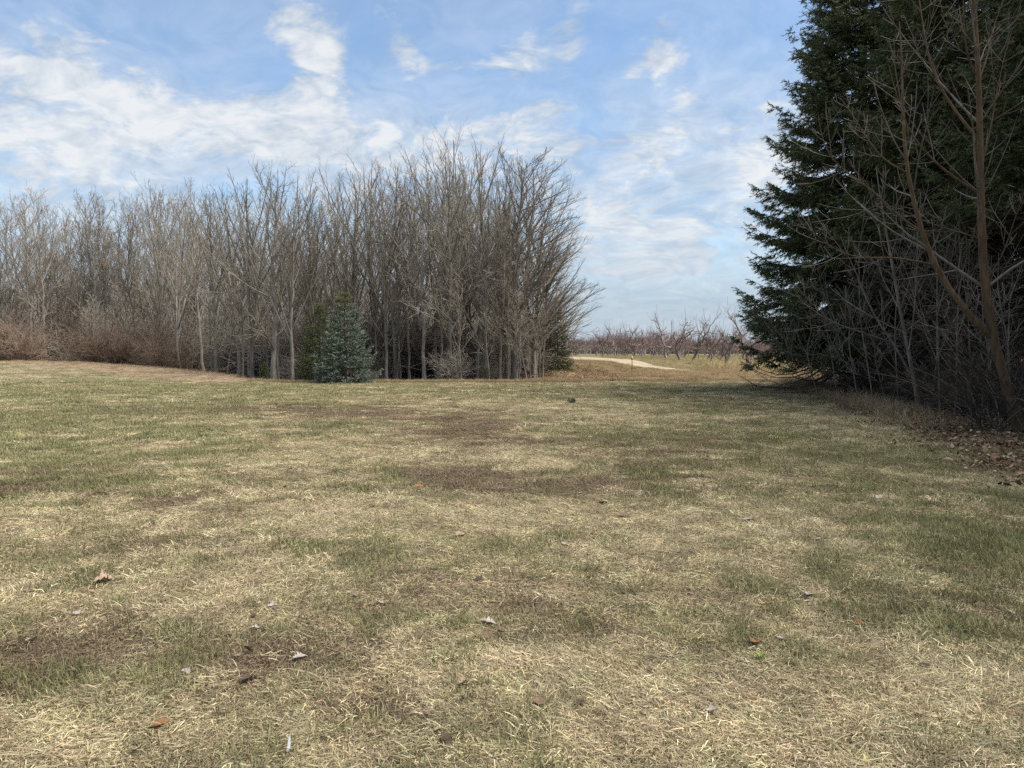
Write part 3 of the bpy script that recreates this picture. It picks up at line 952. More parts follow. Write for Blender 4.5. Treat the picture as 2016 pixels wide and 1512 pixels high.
    ta.data.foreach_set('value', np.repeat(young.ravel(), 3).astype(np.float32))
    out_m = [trunk.mesh('trunk', [mats[0]], True), fm]
    out_m.append(deadg.mesh('dead_twigs', [M_dead]) if deadg.n else None)
    return out_m


SP = ('trunk', 'foliage', 'dead_twigs')
BIG_A = spruce(21.5, 5.5, 701, 0.38, 8, 1.0, (M_spruce_bark, M_needle), live=lambda z, s: (s > 0.22) & (z > 0.7 + 1.6 * (1 - s)), sprig=0.30, nsp=8, step=0.085, dead=0.15, density=1.9, sw=0.018, shape=0.78, hang=0.4, upturn=0.22)
BIG_B = spruce(21.5, 4.7, 702, 0.40, 8, 0.8, (M_spruce_bark, M_needle), live=lambda z, s: (s > 0.35) & (z > 4.2 + 3.5 * (1 - s)), sprig=0.30, nsp=8, step=0.085, dead=0.17, density=1.9, sw=0.018, shape=0.78, hang=0.4, upturn=0.22)
G_SP = 'tall spruces beside the lawn'
place_tree('spruce_tree', BIG_A, 14.0, 30.0, 1.0, 0.4, 'tall dark spruce, branch tips against the sky, at the orchard end of its row', 'tree', G_SP, parts=SP)
place_tree('spruce_tree', BIG_B, 14.6, 24.6, 1.03, 2.1, 'tall dark spruce behind the two thin saplings', 'tree', G_SP, parts=SP)
place_tree('spruce_tree', BIG_B, 15.0, 19.2, 0.98, 4.0, 'tall dark spruce behind the brown twin-stemmed young tree', 'tree', G_SP, parts=SP)
place_tree('spruce_tree', BIG_A, 18.6, 34.0, 0.95, 3.0, 'tall dark spruce in the row behind, showing between the others', 'tree', G_SP, parts=SP)
for (x, y, s_, rz, m_) in [(19.6, 27.5, 1.05, 1.0, BIG_A), (19.8, 21.5, 1.0, 5.0, BIG_B), (15.6, 13.6, 1.0, 0.8, BIG_B), (24.5, 30.5, 1.0, 2.0, BIG_B), (15.8, 8.0, 1.0, 2.8, BIG_B), (16.2, 2.4, 1.05, 4.4, BIG_B)]:
    place_tree('spruce_tree', m_, x, y, s_, rz, 'tall dark spruce deep in the shade behind the thicket', 'tree', G_SP, parts=SP)

BLUE = spruce(4.9, 2.0, 711, 0.34, 15, 0.14, (M_spruce_bark, M_blue), live=lambda z, s: s > 0.25, sprig=0.19, nsp=9, step=0.06, shape=0.90, density=1.5, sw=0.011, upturn=0.30, hang=0.02, vj=0.08, zj=0.10)
GREEN = spruce(4.4, 1.6, 712, 0.19, 7, 0.12, (M_spruce_bark, M_green), live=lambda z, s: s > 0.2, sprig=0.18, nsp=8, step=0.06, shape=0.72, density=1.6, sw=0.013, upturn=0.3)
TINY = spruce(1.5, 0.6, 713, 0.13, 6, 0.05, (M_spruce_bark, M_green), live=lambda z, s: s > 0.1, sprig=0.12, nsp=7, step=0.06, shape=0.8, density=2.0, sw=0.010)


def px_spruce(meshes, u, y, vtop, ref, label, rz=0.0, sxy=1.0):
    x = at(u, 700, y)[0]
    z = float(height(x, y)) - 0.05
    s_ = (at(u, vtop, y)[2] - z) / ref
    place_tree('spruce_tree', meshes, x, y, s_, rz, label, 'tree', None, sxy=s_ * sxy, parts=SP)


px_spruce(BLUE, 679, 37.6, 572, 4.9, 'full blue-green young spruce at the far edge of the lawn', 0.3, 0.95)
px_spruce(GREEN, 630, 39.8, 604, 4.4, 'olive-green young spruce tucked behind the blue-green spruce', 1.0, 0.92)
px_spruce(TINY, 521, 41.5, 716, 1.5, 'small dark spruce at the wood edge near the crooked-limbed tree', 1.0, 1.1)
px_spruce(TINY, 597, 41.0, 690, 1.5, 'small dark spruce in the gap left of the olive-green spruce', 2.0, 0.9)
px_spruce(TINY, 866, 41.2, 737, 1.5, 'tiny dark spruce at the foot of the low-forked tree', 3.0, 1.2)
px_spruce(TINY, 958, 41.0, 724, 1.5, 'small green spruce in the leaf litter near the wood end', 4.0, 0.85)
px_spruce(GREEN, 14, 56.5, 655, 4.4, 'dark bushy spruce beside the russet brush above the bank', 4.0, 1.1)
px_spruce(TINY, 262, 51.5, 705, 1.5, 'low dark green conifer bush behind the tan bank', 5.0, 1.6)
px_spruce(GREEN, 1098, 46.5, 610, 4.4, 'loose dark cedar-like evergreen at the outer end of the wood', 2.0, 0.85)

# ================================================================ thicket in front of the tall spruces
def traced(name, y, paths, radii, label, category, mats, group=None, seed=0, n2=7, n3=4, len2=0.40, depth=None, opp=True, trunk_sides=8):
    """a leafless young tree with its main stems laid out in the photograph's plane at depth y and bowed in depth"""
    r = np.random.default_rng(seed)
    ps, rs = [], []
    p0 = at(paths[0][0][0], paths[0][0][1], y)
    base = np.array([p0[0], p0[1], float(height(p0[0], p0[1])) - 0.04])
    K = 12
    for i, (path, (ra, rb)) in enumerate(zip(paths, radii)):
        dd = (depth[i] if depth else 0.0)
        n_ = len(path)
        pts = np.array([at(u, v, y + dd * (q / (n_ - 1)) ** 1.3) for q, (u, v) in enumerate(path)])
        if i == 0:
            pts[0, 2] = base[2]
        ps.append(resample(pts - base, K))
        rs.append(np.linspace(1, 0, K) ** 0.85 * (ra - rb) + rb)
    P, R = np.array(ps), np.array(rs)
    P += np.cumsum(r.normal(0, 0.006, P.shape), 1) * np.linspace(0, 1, K)[None, :, None]
    R[0, 0] *= 1.35
    P2_, R2_ = grow(P, R, n2, 0.28, 0.97, 0.85, 0.2, len2, 0.35, 7, 0.40, 0.05, 0.36, 0.005, r, prof=0.5, opposite=opp)
    P3_, R3_ = grow(P2_, R2_, n3, 0.2, 0.97, 0.8, 0.2, 0.42, 0.35, 5, 0.35, 0.05, 0.6, 0.004, r, prof=0.4, opposite=opp)
    tk, cr = Geo(), Geo()
    tk.tubes(P, R, trunk_sides)
    cr.tubes(P2_, R2_, 5)
    cr.tubes(P3_, R3_, 4)
    e = new_obj(name, None, None, tuple(base))
    e.empty_display_size = 0.3
    new_obj('trunk', tk.mesh('trunk', [mats[0]], True), e)
    new_obj('crown', cr.mesh('crown', [mats[1]], True), e)
    return tag(e, label, category, group)


YM = (M_young_bark, M_young_spray)
traced('young_tree', 14.6, [
    [(2012, 852), (1985, 772), (1958, 690), (1944, 640), (1936, 540), (1930, 430), (1929, 274), (1928, 152), (1919, 66), (1916, -20), (1910, -150)],
    [(1950, 662), (1900, 612), (1862, 565), (1826, 496), (1804, 427), (1784, 344), (1780, 290), (1774, 205), (1771, 99), (1766, 40)],
    [(1925, 378), (1870, 345), (1832, 312), (1804, 280), (1788, 254), (1770, 200), (1752, 130)],
    [(1927, 275), (1886, 228), (1850, 175), (1830, 132), (1820, 82), (1807, 0), (1800, -60)],
    [(1808, 452), (1757, 417), (1730, 385), (1678, 350), (1628, 308), (1612, 270), (1606, 225)],
    [(1929, 156), (1905, 120), (1897, 66), (1894, -40)],
    [(1930, 150), (1945, 110), (1955, 60), (1985, -20)],
    [(1931, 330), (1950, 260), (1965, 170), (1975, 110), (1990, 60)],
    [(1832, 520), (1760, 505), (1690, 508), (1640, 490), (1600, 455), (1575, 430)],
    [(1786, 340), (1740, 315), (1700, 265), (1680, 230), (1656, 200)],
    [(1930, 470), (1880, 455), (1830, 440), (1780, 415), (1725, 395)],
    [(1936, 560), (1975, 500), (2000, 420), (2030, 330)],
], [(0.105, 0.018), (0.062, 0.010), (0.026, 0.003), (0.030, 0.003), (0.022, 0.003), (0.022, 0.004), (0.02, 0.003), (0.018, 0.003), (0.020, 0.003), (0.016, 0.003), (0.014, 0.003), (0.016, 0.003)],
    'twin-stemmed young tree with brown bark leaning over the litter at the thicket edge', 'tree', YM, None, 801, 10, 4, 0.32,
    [0, 0.5, -0.4, 0.5, -0.3, -0.5, 0.4, 0.8, -0.5, 0.5, 0.6, -0.3])
traced('young_tree', 19.8, [
    [(1812, 808), (1800, 760), (1792, 704), (1778, 646), (1766, 577), (1756, 523), (1745, 470), (1732, 400), (1722, 330)],
    [(1791, 735), (1760, 676), (1731, 639), (1709, 595), (1690, 545), (1672, 510), (1655, 465)],
    [(1789, 690), (1800, 620), (1805, 540), (1808, 450), (1812, 380)],
    [(1760, 676), (1700, 655), (1640, 635), (1590, 605), (1555, 560)],
], [(0.06, 0.012), (0.03, 0.007), (0.022, 0.007), (0.02, 0.006)],
    'grey forked young tree with a pale foot in the dry grass strip', 'tree', (M_young_twig, M_young_twig), None, 802, 12, 4, 0.30, [0.3, -0.5, 0.6, -0.4])
thin = [(1851, 814, 19.0, 1835, 430), (1913, 810, 19.2, 1890, 380), (1720, 782, 23.5, 1690, 480), (1989, 843, 15.6, 1965, 500), (1690, 786, 24.0, 1660, 560),
        (1770, 800, 21.5, 1772, 520), (1880, 820, 18.0, 1905, 500), (1945, 832, 17.2, 1935, 560), (1650, 780, 25.0, 1625, 600), (1610, 772, 27.0, 1585, 610),
        (1745, 792, 22.5, 1725, 640), (1830, 806, 20.5, 1850, 600)]
for i, (u, v, y, u2, v2) in enumerate(thin):
    k1, k2 = rng.uniform(-14, 14, 2)
    main = [(u, v), (u + (u2 - u) * .25 + k1 * .5, v + (v2 - v) * .25), (u + (u2 - u) * .5 + k1, v + (v2 - v) * .5), (u + (u2 - u) * .78 + k2, v + (v2 - v) * .78), (u2, v2)]
    side = [(main[1][0], main[1][1]), (main[2][0] - 35 + k2, main[2][1] + 20), (main[3][0] - 70 + k2, main[3][1] + 10), (main[4][0] - 80, main[4][1] + 40)]
    side2 = [(main[2][0], main[2][1]), (main[3][0] + 25, main[3][1] + 10), (main[4][0] + 50, main[4][1] + 20)]
    traced('sapling', y, [main, side, side2], [(0.026, 0.006), (0.014, 0.005), (0.013, 0.005)],
           'thin grey bare sapling in the shaded thicket below the tall spruces', 'sapling', (M_young_twig, M_young_twig), 'thin saplings in the thicket', 820 + i, 10, 4, 0.34, [0.2, -0.4, 0.5])
BRAM = [shrub_mesh(1.9, 660 + i, (M_young_twig, M_dead), 20, 1.5, (7, 4)) for i in range(3)]
for i in range(26):
    y = rng.uniform(12.5, 31)
    x = float(shade_x(y)) + rng.uniform(2.0, 4.4)
    place_tree('shrub', BRAM[i % 3], x, y, rng.uniform(0.6, 1.3), rng.uniform(0, 6.28), 'tangled bare bramble in the dark under the tall spruces', 'shrub', 'brambles under the spruces', parts=('stems', 'twigs'))

# ================================================================ orchard
def apple_tree(seed):
    r = np.random.default_rng(seed)
    H, k0 = 4.0, 8
    z = np.linspace(0, 1, k0)
    P0 = np.zeros((1, k0, 3))
    P0[0, :, 2] = z * 2.3
    P0[0, :, :2] = np.cumsum(r.normal(0, 0.09, (k0, 2)), 0) + z[:, None] * r.normal(0, 0.35, 2)
    P0[0, 0, :2] = 0
    R0 = (0.15 - 0.08 * z)[None]
    R0[0, 0] = 0.2
    P1, R1 = grow(P0, R0, 6, 0.35, 1.0, 0.80, 0.25, 1.0, 0.35, 8, 0.35, 0.26, 0.66, 0.03, r, prof=0.2)
    P2_, R2_ = grow(P1, R1, 7, 0.2, 0.98, 0.95, 0.3, 0.38, 0.4, 5, 0.30, 0.24, 0.6, 0.013, r, prof=0.3)
    P3_, R3_ = grow(P2_, R2_, 5, 0.15, 0.98, 0.8, 0.3, 0.5, 0.35, 4, 0.5, 0.16, 0.6, 0.009, r, prof=0.3)
    P4_, R4_ = grow(P1, R1, 7, 0.3, 1.0, 0.9, 0.3, 0.6, 0.3, 4, 1.6, 0.05, 0.3, 0.008, r, prof=0.2)
    tk, cr = Geo(), Geo()
    tk.tubes(P0, R0, 8)
    tk.tubes(P1, R1, 5)
    cr.tubes(P2_, R2_, 4)
    cr.tubes(P3_, R3_, 3)
    cr.tubes(P4_, R4_, 3)
    return tk.mesh('trunk', [M_apple_bark], True), cr.mesh('crown', [M_apple_twig])


APPLE = [apple_tree(900 + i) for i in range(5)]
G_OR = 'pruned apple trees of the orchard'
row0 = [(1474, 66), (1431, 72), (1399, 76), (1365, 82), (1339, 88), (1311, 94), (1288, 101), (1264, 107), (1248, 113), (1227, 119), (1211, 126), (1198, 132), (1186, 139), (1175, 147)]
for i, (u, y) in enumerate(row0):
    x = at(u, 700, y)[0]
    lab = 'bare pruned apple tree in the orchard row beside the sandy track'
    place_tree('apple_tree', APPLE[(i * 2) % 5], x, y, rng.uniform(0.92, 1.2), rng.uniform(0, 6.28), lab, 'tree', G_OR)
for rI in range(1, 9):
    for j in range(15):
        y = 70 + j * 7.0 + rng.uniform(-0.8, 0.8) + rI * 2
        x = 19.5 + rI * 6.4 + rng.uniform(-0.5, 0.5) - (y - 66) * 0.03
        if not (0.09 * y < x < 0.42 * y):
            continue
        place_tree('apple_tree', APPLE[(rI * 3 + j) % 5], x, y, rng.uniform(0.7, 0.95), rng.uniform(0, 6.28), 'bare apple tree in the back rows of the orchard', 'tree', G_OR)
for j in range(80):
    y = rng.uniform(145, 250)
    x = y * rng.uniform(0.075, 0.24)
    place_tree('apple_tree', APPLE[j % 5], x, y, rng.uniform(0.95, 1.2), rng.uniform(0, 6.28), 'bare apple tree in the back rows of the orchard', 'tree', G_OR)

# ================================================================ scatter (uncountable cover only)
def scatter(name, pts, rot, scl, var, col, variants, label, surf=True):
    """instances of small meshes on points through geometry nodes: grass, litter, a far wood"""
    me = bpy.data.meshes.new(name)
    me.vertices.add(len(pts))
    me.vertices.foreach_set('co', np.asarray(pts, np.float32).ravel())
    for nm, tp, key, arr in (('rot', 'FLOAT_VECTOR', 'vector', rot), ('scl', 'FLOAT_VECTOR', 'vector', scl), ('col', 'FLOAT_VECTOR', 'vector', col)):
        a = me.attributes.new(nm, tp, 'POINT')
        a.data.foreach_set(key, np.asarray(arr, np.float32).ravel())
    a = me.attributes.new('var', 'INT', 'POINT')
    a.data.foreach_set('value', np.asarray(var, np.int32))
    src = bpy.data.collections.new(name + '_pieces')
    for i, m_ in enumerate(variants):
        ob = bpy.data.objects.new(f'{name}_piece_{i:02d}', m_)
        src.objects.link(ob)
    o = new_obj(name, me)
    ng = bpy.data.node_groups.new(name, 'GeometryNodeTree')
    ng.interface.new_socket('Geometry', in_out='INPUT', socket_type='NodeSocketGeometry')
    ng.interface.new_socket('Geometry', in_out='OUTPUT', socket_type='NodeSocketGeometry')
    N = ng.nodes
    gi, go = N.new('NodeGroupInput'), N.new('NodeGroupOutput')
    ci = N.new('GeometryNodeCollectionInfo')
    ci.inputs['Collection'].default_value = src
    ci.inputs['Separate Children'].default_value = True
    ci.inputs['Reset Children'].default_value = True
    ip = N.new('GeometryNodeInstanceOnPoints')
    ip.inputs['Pick Instance'].default_value = True

    def named(nm, dt):
        nd = N.new('GeometryNodeInputNamedAttribute')
        nd.data_type = dt
        nd.inputs['Name'].default_value = nm
        return nd.outputs['Attribute']
    ng.links.new(gi.outputs[0], ip.inputs['Points'])
    ng.links.new(ci.outputs[0], ip.inputs['Instance'])
    ng.links.new(named('var', 'INT'), ip.inputs['Instance Index'])
    ng.links.new(named('rot', 'FLOAT_VECTOR'), ip.inputs['Rotation'])
    ng.links.new(named('scl', 'FLOAT_VECTOR'), ip.inputs['Scale'])
    ng.links.new(ip.outputs[0], go.inputs[0])
    md = o.modifiers.new('scatter', 'NODES')
    md.node_group = ng
    return tag(o, label, None, None, 'stuff')


def blade_mat(name, rough=0.7, var=0.45):
    m, g, b = mat(name)
    ic = g.n('ShaderNodeAttribute', attribute_name='col', attribute_type='INSTANCER').outputs['Vector']
    bc = g.n('ShaderNodeAttribute', attribute_name='shade').outputs['Fac']
    f = g.m('ADD', g.m('MULTIPLY', bc, 2 * var), 1 - var)
    c = g.mix(1.0, ic, g.comb(f, f, f), 'MULTIPLY')
    hue = g.n('ShaderNodeAttribute', attribute_name='hue').outputs['Fac']
    c = g.mix(g.mr(hue, 0.62, 1.0, 0.0, 0.7), c, (0.33, 0.25, 0.14))
    c = g.mix(g.mr(hue, 0.0, 0.14, 0.5, 0.0), c, (0.10, 0.12, 0.035))
    g.put(b.inputs['Base Color'], c)
    b.inputs['Roughness'].default_value = rough
    tr = g.n('ShaderNodeBsdfTranslucent')
    g.put(tr.inputs['Color'], c)
    mx = g.n('ShaderNodeMixShader')
    mx.inputs[0].default_value = 0.22
    m.node_tree.links.new(b.outputs[0], mx.inputs[1])
    m.node_tree.links.new(tr.outputs[0], mx.inputs[2])
    out = [n for n in m.node_tree.nodes if n.type == 'OUTPUT_MATERIAL'][0]
    m.node_tree.links.new(mx.outputs[0], out.inputs['Surface'])
    return m


M_blade = blade_mat('grass_blade')


def tuft(seed, n, rad, lmin, lmax, wid, elev, elevj, dirj, curl, mtl=None):
    """n grass blades: elev start angle, dirj spread of heading about +X, curl how far they bend down"""
    r = np.random.default_rng(seed)
    K = 4
    base = np.stack([r.normal(0, rad, n), r.normal(0, rad, n), np.full(n, -0.004)], 1)
    hd = r.normal(0, dirj, n)
    e = np.clip(r.normal(elev, elevj, n), 0.03, 1.5)
    L = r.uniform(lmin, lmax, n)
    P = np.zeros((n, K, 3))
    P[:, 0] = base
    for j in range(1, K):
        d = np.stack([np.cos(hd) * np.cos(e), np.sin(hd) * np.cos(e), np.sin(e)], 1)
        P[:, j] = P[:, j - 1] + d * (L / (K - 1))[:, None]
        e = e - curl * r.uniform(0.4, 1.4, n)
        hd = hd + r.normal(0, 0.25, n)
    P[:, 1:, 2] = np.maximum(P[:, 1:, 2], 0.004 + 0.012 * r.random((n, K - 1)))
    side = np.stack([-np.sin(hd), np.cos(hd), r.normal(0, 0.5, n)], 1)
    side = nrm(side)
    w_ = wid * r.uniform(0.6, 1.3, n)
    wk = np.array([0.8, 1.0, 0.75])
    V = np.zeros((n, 7, 3))
    for j in range(3):
        V[:, 2 * j] = P[:, j] - side * (w_ * wk[j])[:, None] * 0.5
        V[:, 2 * j + 1] = P[:, j] + side * (w_ * wk[j])[:, None] * 0.5
    V[:, 6] = P[:, 3]
    b_ = (np.arange(n) * 7)[:, None]
    q = np.concatenate([b_ + np.array([[0, 1, 3, 2]]), b_ + np.array([[2, 3, 5, 4]])])
    t = b_ + np.array([[4, 5, 6]])
    me = make_mesh('tuft', V.reshape(-1, 3), t, q, [mtl or M_blade])
    for nm in ('shade', 'hue'):
        a = me.attributes.new(nm, 'FLOAT', 'POINT')
        a.data.foreach_set('value', np.repeat(r.random(n), 7).astype(np.float32))
    return me


TUFTS = [tuft(1000 + i, 46, 0.055, 0.035, 0.10, 0.0036, 0.26, 0.22, 1.3, 0.12) for i in range(4)]       # 0-3 matted straw
TUFTS += [tuft(1010 + i, 30, 0.05, 0.03, 0.07, 0.0038, 0.9, 0.3, 3.0, 0.25) for i in range(3)]       # 4-6 green upright
TUFTS += [tuft(1020 + i, 40, 0.06, 0.025, 0.07, 0.0036, 0.25, 0.25, 3.0, 0.12) for i in range(3)]        # 7-9 short flat thatch
TALL = [tuft(1030 + i, 30, 0.09, 0.25, 0.62, 0.006, 1.15, 0.28, 3.0, 0.20) for i in range(3)]           # tall dry


def ring_points(r0, r1, n, half=0.92):
    a = rng.uniform(-half, half, n)
    rr = np.sqrt(rng.uniform(r0 ** 2, r1 ** 2, n))
    return np.sin(a) * rr, np.cos(a) * rr


bands = [(1.2, 4.5, 12000, 1.0), (4.5, 8, 22000, 1.1), (8, 14, 34000, 1.35), (14, 24, 30000, 2.0), (24, 42, 32000, 3.0), (42, 62, 9000, 3.6)]
allp = [[], [], [], [], []]
for (r0, r1, n, sc) in bands:
    x, y = ring_points(r0, r1, n)
    g_, s_, b_, lit, rough, wood = zones(x, y)
    keep = (rng.random(n) > 0.75 * lit) & (wood < 0.4) & (rough < 0.6)
    x, y, g_, s_, b_, lit = (a[keep] for a in (x, y, g_, s_, b_, lit))
    n = len(x)
    g2, s2, b2 = g_ ** 2.2, s_ ** 2.2, b_ ** 2.0 * 1.1
    tot = g2 + s2 + b2
    pr = rng.random(n) * tot
    kind = np.where(pr < g2, 0, np.where(pr < g2 + s2, 1, 2))
    bare_drop = (kind == 2) & (rng.random(n) < 0.35)
    var = np.where(kind == 0, rng.integers(4, 7, n), np.where(kind == 1, rng.integers(0, 4, n), rng.integers(7, 10, n)))
    # blades lie in swirls: heading from a slow noise field
    head = fbm(x * 0.55, y * 0.55, 151, 3) * 14.0 + rng.normal(0, 0.9, n)
    zc = height(x, y)
    flat = 1.0 / (1 + (sc - 1) * 0.55)
    sz = sc * rng.uniform(0.75, 1.25, n)
    zsq = np.where(kind == 0, 1.0, 0.9) * flat
    base = np.where((kind == 0)[:, None], C_GREEN[None] * 1.05, np.where((kind == 1)[:, None], C_STRAW[None], C_BARE[None] * 1.25))
    mixc = turf_colour(x, y)
    colr = base * 0.72 + mixc * 0.28
    fq = 15.0 / sc
    clump = smooth((fbm(x * fq, y * fq, 161, 3) - 0.25) / 0.5)
    colr = colr * (0.62 + 0.76 * clump)[:, None] * rng.uniform(0.6, 1.4, (n, 1)) * (1 + rng.normal(0, 0.04, (n, 3)))
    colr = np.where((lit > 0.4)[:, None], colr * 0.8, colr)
    k_ = ~bare_drop
    allp[0].append(np.stack([x, y, zc], 1)[k_])
    allp[1].append(np.stack([rng.normal(0, 0.05, n), rng.normal(0, 0.05, n), head], 1)[k_])
    allp[2].append(np.stack([sz, sz, sz * zsq * rng.uniform(0.55, 1.6, n)], 1)[k_])
    allp[3].append(var[k_])
    allp[4].append(np.clip(colr, 0.01, 0.8)[k_])
scatter('lawn_grass', *[np.concatenate(a) for a in (allp[0], allp[1], allp[2], allp[3], allp[4])], TUFTS, 'matted straw and green blades of the spring lawn')

# ---- rough pasture, bank and strip of tall dry grass
def rough_pts(n, xr, yr, keep, sc, colr, tallp):
    x, y = rng.uniform(*xr, n), rng.uniform(*yr, n)
    k_ = keep(x, y)
    x, y = x[k_], y[k_]
    n = len(x)
    s_ = sc * rng.uniform(0.6, 1.35, n)
    var = rng.integers(0, 3, n)
    c_ = np.array(colr)[None] * rng.uniform(0.7, 1.25, (n, 1)) * (1 + rng.normal(0, 0.05, (n, 3)))
    return (np.stack([x, y, height(x, y)], 1), np.stack([rng.normal(0, .1, n), rng.normal(0, .1, n), rng.uniform(0, 6.28, n)], 1),
            np.stack([s_ * 1.3, s_ * 1.3, s_ * tallp], 1), var, np.clip(c_, 0.01, 0.8))


sets = [
    rough_pts(9000, (-2, 22), (38.5, 64), lambda x, y: (y > edge_y(x) + 0.2) & (x > 1.5 + (y - 42) * 0.1) & (fbm(x * .6, y * .4, 171) > 0.42), 1.0, (0.29, 0.205, 0.115), 0.32),
    rough_pts(9000, (-60, -12), (34, 60), lambda x, y: (tan_band(x, y) > 0.5) & (y < edge_y(x) + 2.2), 0.9, (0.40, 0.30, 0.19), 0.20),
    rough_pts(3000, (8, 17), (14, 40), lambda x, y: (np.abs(x - shade_x(y) - 0.9) < 0.8) & (rng.random(len(x)) < smooth((y - 13) / 7)), 0.9, (0.33, 0.25, 0.155), 0.75),
    rough_pts(5000, (-14, 4), (37.5, 42), lambda x, y: np.abs(y - edge_y(x) - 0.5 - 0.8 * (fbm(x * .7, y * .1, 191) - .5)) < 0.9, 0.8, (0.30, 0.23, 0.14), 0.34),
    rough_pts(260, (16, 25), (62, 78), lambda x, y: (x > 18.0) & (x < 24.5), 1.7, (0.46, 0.36, 0.19), 0.9),
    rough_pts(4500, (8, 60), (62, 130), lambda x, y: (x > 0.12 * y) & (x < 0.42 * y), 1.3, (0.26, 0.215, 0.105), 0.32),
]
rp_ = [np.concatenate([s[i] for s in sets]) for i in range(5)]
kx, ky = rp_[0][:, 0], rp_[0][:, 1]
dist = np.min(np.hypot(kx[:, None] - cx[None, ::3], ky[:, None] - cy[None, ::3]), axis=1)
rp_ = [a[dist > 2.6] for a in rp_]
scatter('dry_grass', *rp_, TALL, 'tan unmown grass on the bank, beside the thicket and in the orchard')

# ---- leaf litter
m_lit, g, b = mat('leaf_litter')
ic = g.n('ShaderNodeAttribute', attribute_name='col', attribute_type='INSTANCER').outputs['Vector']
sh = g.n('ShaderNodeAttribute', attribute_name='shade').outputs['Fac']
f = g.m('ADD', g.m('MULTIPLY', sh, 1.0), 0.45)
g.put(b.inputs['Base Color'], g.mix(1.0, ic, g.comb(f, f, f), 'MULTIPLY'))


def litter_mesh(seed, n=14):
    r = np.random.default_rng(seed)
    G = Geo()
    vals = []
    for i in range(n):
        a, L, wd = r.random() * 6.28, r.uniform(0.04, 0.085), r.uniform(0.5, 0.8)
        tl = r.normal(0, 0.35)
        o = np.array([r.normal(0, 0.17), r.normal(0, 0.17), r.uniform(0.005, 0.03)])
        ca, sa = cos(a), sin(a)
        pts = np.array([[-.5, 0, 0.05], [-.15, -.5, .12], [.2, -.38, .2], [.5, 0, .1], [.2, .38, -.02], [-.15, .5, .02]]) * np.array([L, L * wd, L])
        pts[:, 2] += pts[:, 0] * tl
        R_ = np.array([[ca, -sa, 0], [sa, ca, 0], [0, 0, 1]])
        V = pts @ R_.T + o
        G.add(V, [[0, 1, 5], [2, 3, 4]], [[1, 2, 4, 5]])
        vals += [r.random()] * 6
    me = G.mesh('litter', [m_lit])
    at2 = me.attributes.new('shade', 'FLOAT', 'POINT')
    at2.data.foreach_set('value', np.array(vals, np.float32))
    return me


LIT = [litter_mesh(1100 + i) for i in range(4)]
lp = [[], [], [], [], []]
for (n, xr, yr, kp, sc) in [(9000, (5, 17), (4, 34), lambda x, y: rng.random(len(x)) < smooth((x - shade_x(y) + 0.8) / 1.5) * 0.9, 1.0),
                            (9000, (-20, 8), (38.8, 52), lambda x, y: (zones(x, y)[5] > 0.35) | ((x > 0.5) & (x < 6.5) & (y > edge_y(x) + 0.3) & (rng.random(len(x)) < 0.35)), 1.3)]:
    x, y = rng.uniform(*xr, n), rng.uniform(*yr, n)
    k_ = kp(x, y)
    x, y = x[k_], y[k_]
    n = len(x)
    s_ = sc * rng.uniform(0.7, 1.3, n)
    tones = np.array([[0.17, 0.105, 0.065], [0.23, 0.15, 0.095], [0.12, 0.075, 0.05], [0.27, 0.20, 0.14]])
    c_ = tones[rng.integers(0, 4, n)] * rng.uniform(0.75, 1.15, (n, 1))
    for l_, a in zip(lp, (np.stack([x, y, height(x, y) + 0.01], 1), np.stack([rng.normal(0, .15, n), rng.normal(0, .15, n), rng.uniform(0, 6.28, n)], 1),
                          np.stack([s_, s_, s_], 1), rng.integers(0, 4, n), c_)):
        l_.append(a)
scatter('leaf_litter', *[np.concatenate(a) for a in lp], LIT, 'brown fallen leaves under the wood and the spruces')

# ---- the wood's depths and the far woods: one mass nobody could count
fx, fy, fs = [], [], []
for (n, x0, x1, y0, y1) in [(150, -75, 2, 82, 118), (90, -95, -40, 66, 110), (230, -190, 0, 118, 190), (420, -160, 300, 270, 340)]:
    fx.append(rng.uniform(x0, x1, n)); fy.append(rng.uniform(y0, y1, n))
    fs.append(rng.uniform(0.58, 0.82, n) * (0.62 if y0 > 200 else 1.0))
fx, fy, fs = np.concatenate(fx), np.concatenate(fy), np.concatenate(fs)
k_ = ~((fy > 200) & (fx > 30) & (fx < 95) & (rng.random(len(fx)) < 0.3))
fx, fy, fs = fx[k_], fy[k_], fs[k_]
n = len(fx)


def joined(pair):
    """trunk and crown of one tree kind as a single far-away mesh"""
    G = Geo()
    for me in pair:
        V = np.empty(len(me.vertices) * 3, np.float32)
        me.vertices.foreach_get('co', V)
        Q = np.empty(len(me.loops), np.int32)
        me.loops.foreach_get('vertex_index', Q)
        G.add(V.reshape(-1, 3), None, Q.reshape(-1, 4))
    return G.mesh('far_tree', [M_twig])


scatter('far_wood', np.stack([fx, fy, height(fx, fy) - 0.1], 1), np.stack([np.zeros(n), np.zeros(n), rng.uniform(0, 6.28, n)], 1), np.stack([fs, fs, fs], 1),
        rng.integers(0, 2, n), np.ones((n, 3)), [joined(POLE[0]), joined(VASE[0])], 'grey leafless wood receding behind the nearer trees')

def deep(n, x0, x1, d0, d1):
    x = rng.uniform(x0, x1, n)
    return x, edge_y(x) + rng.uniform(d0, d1, n)


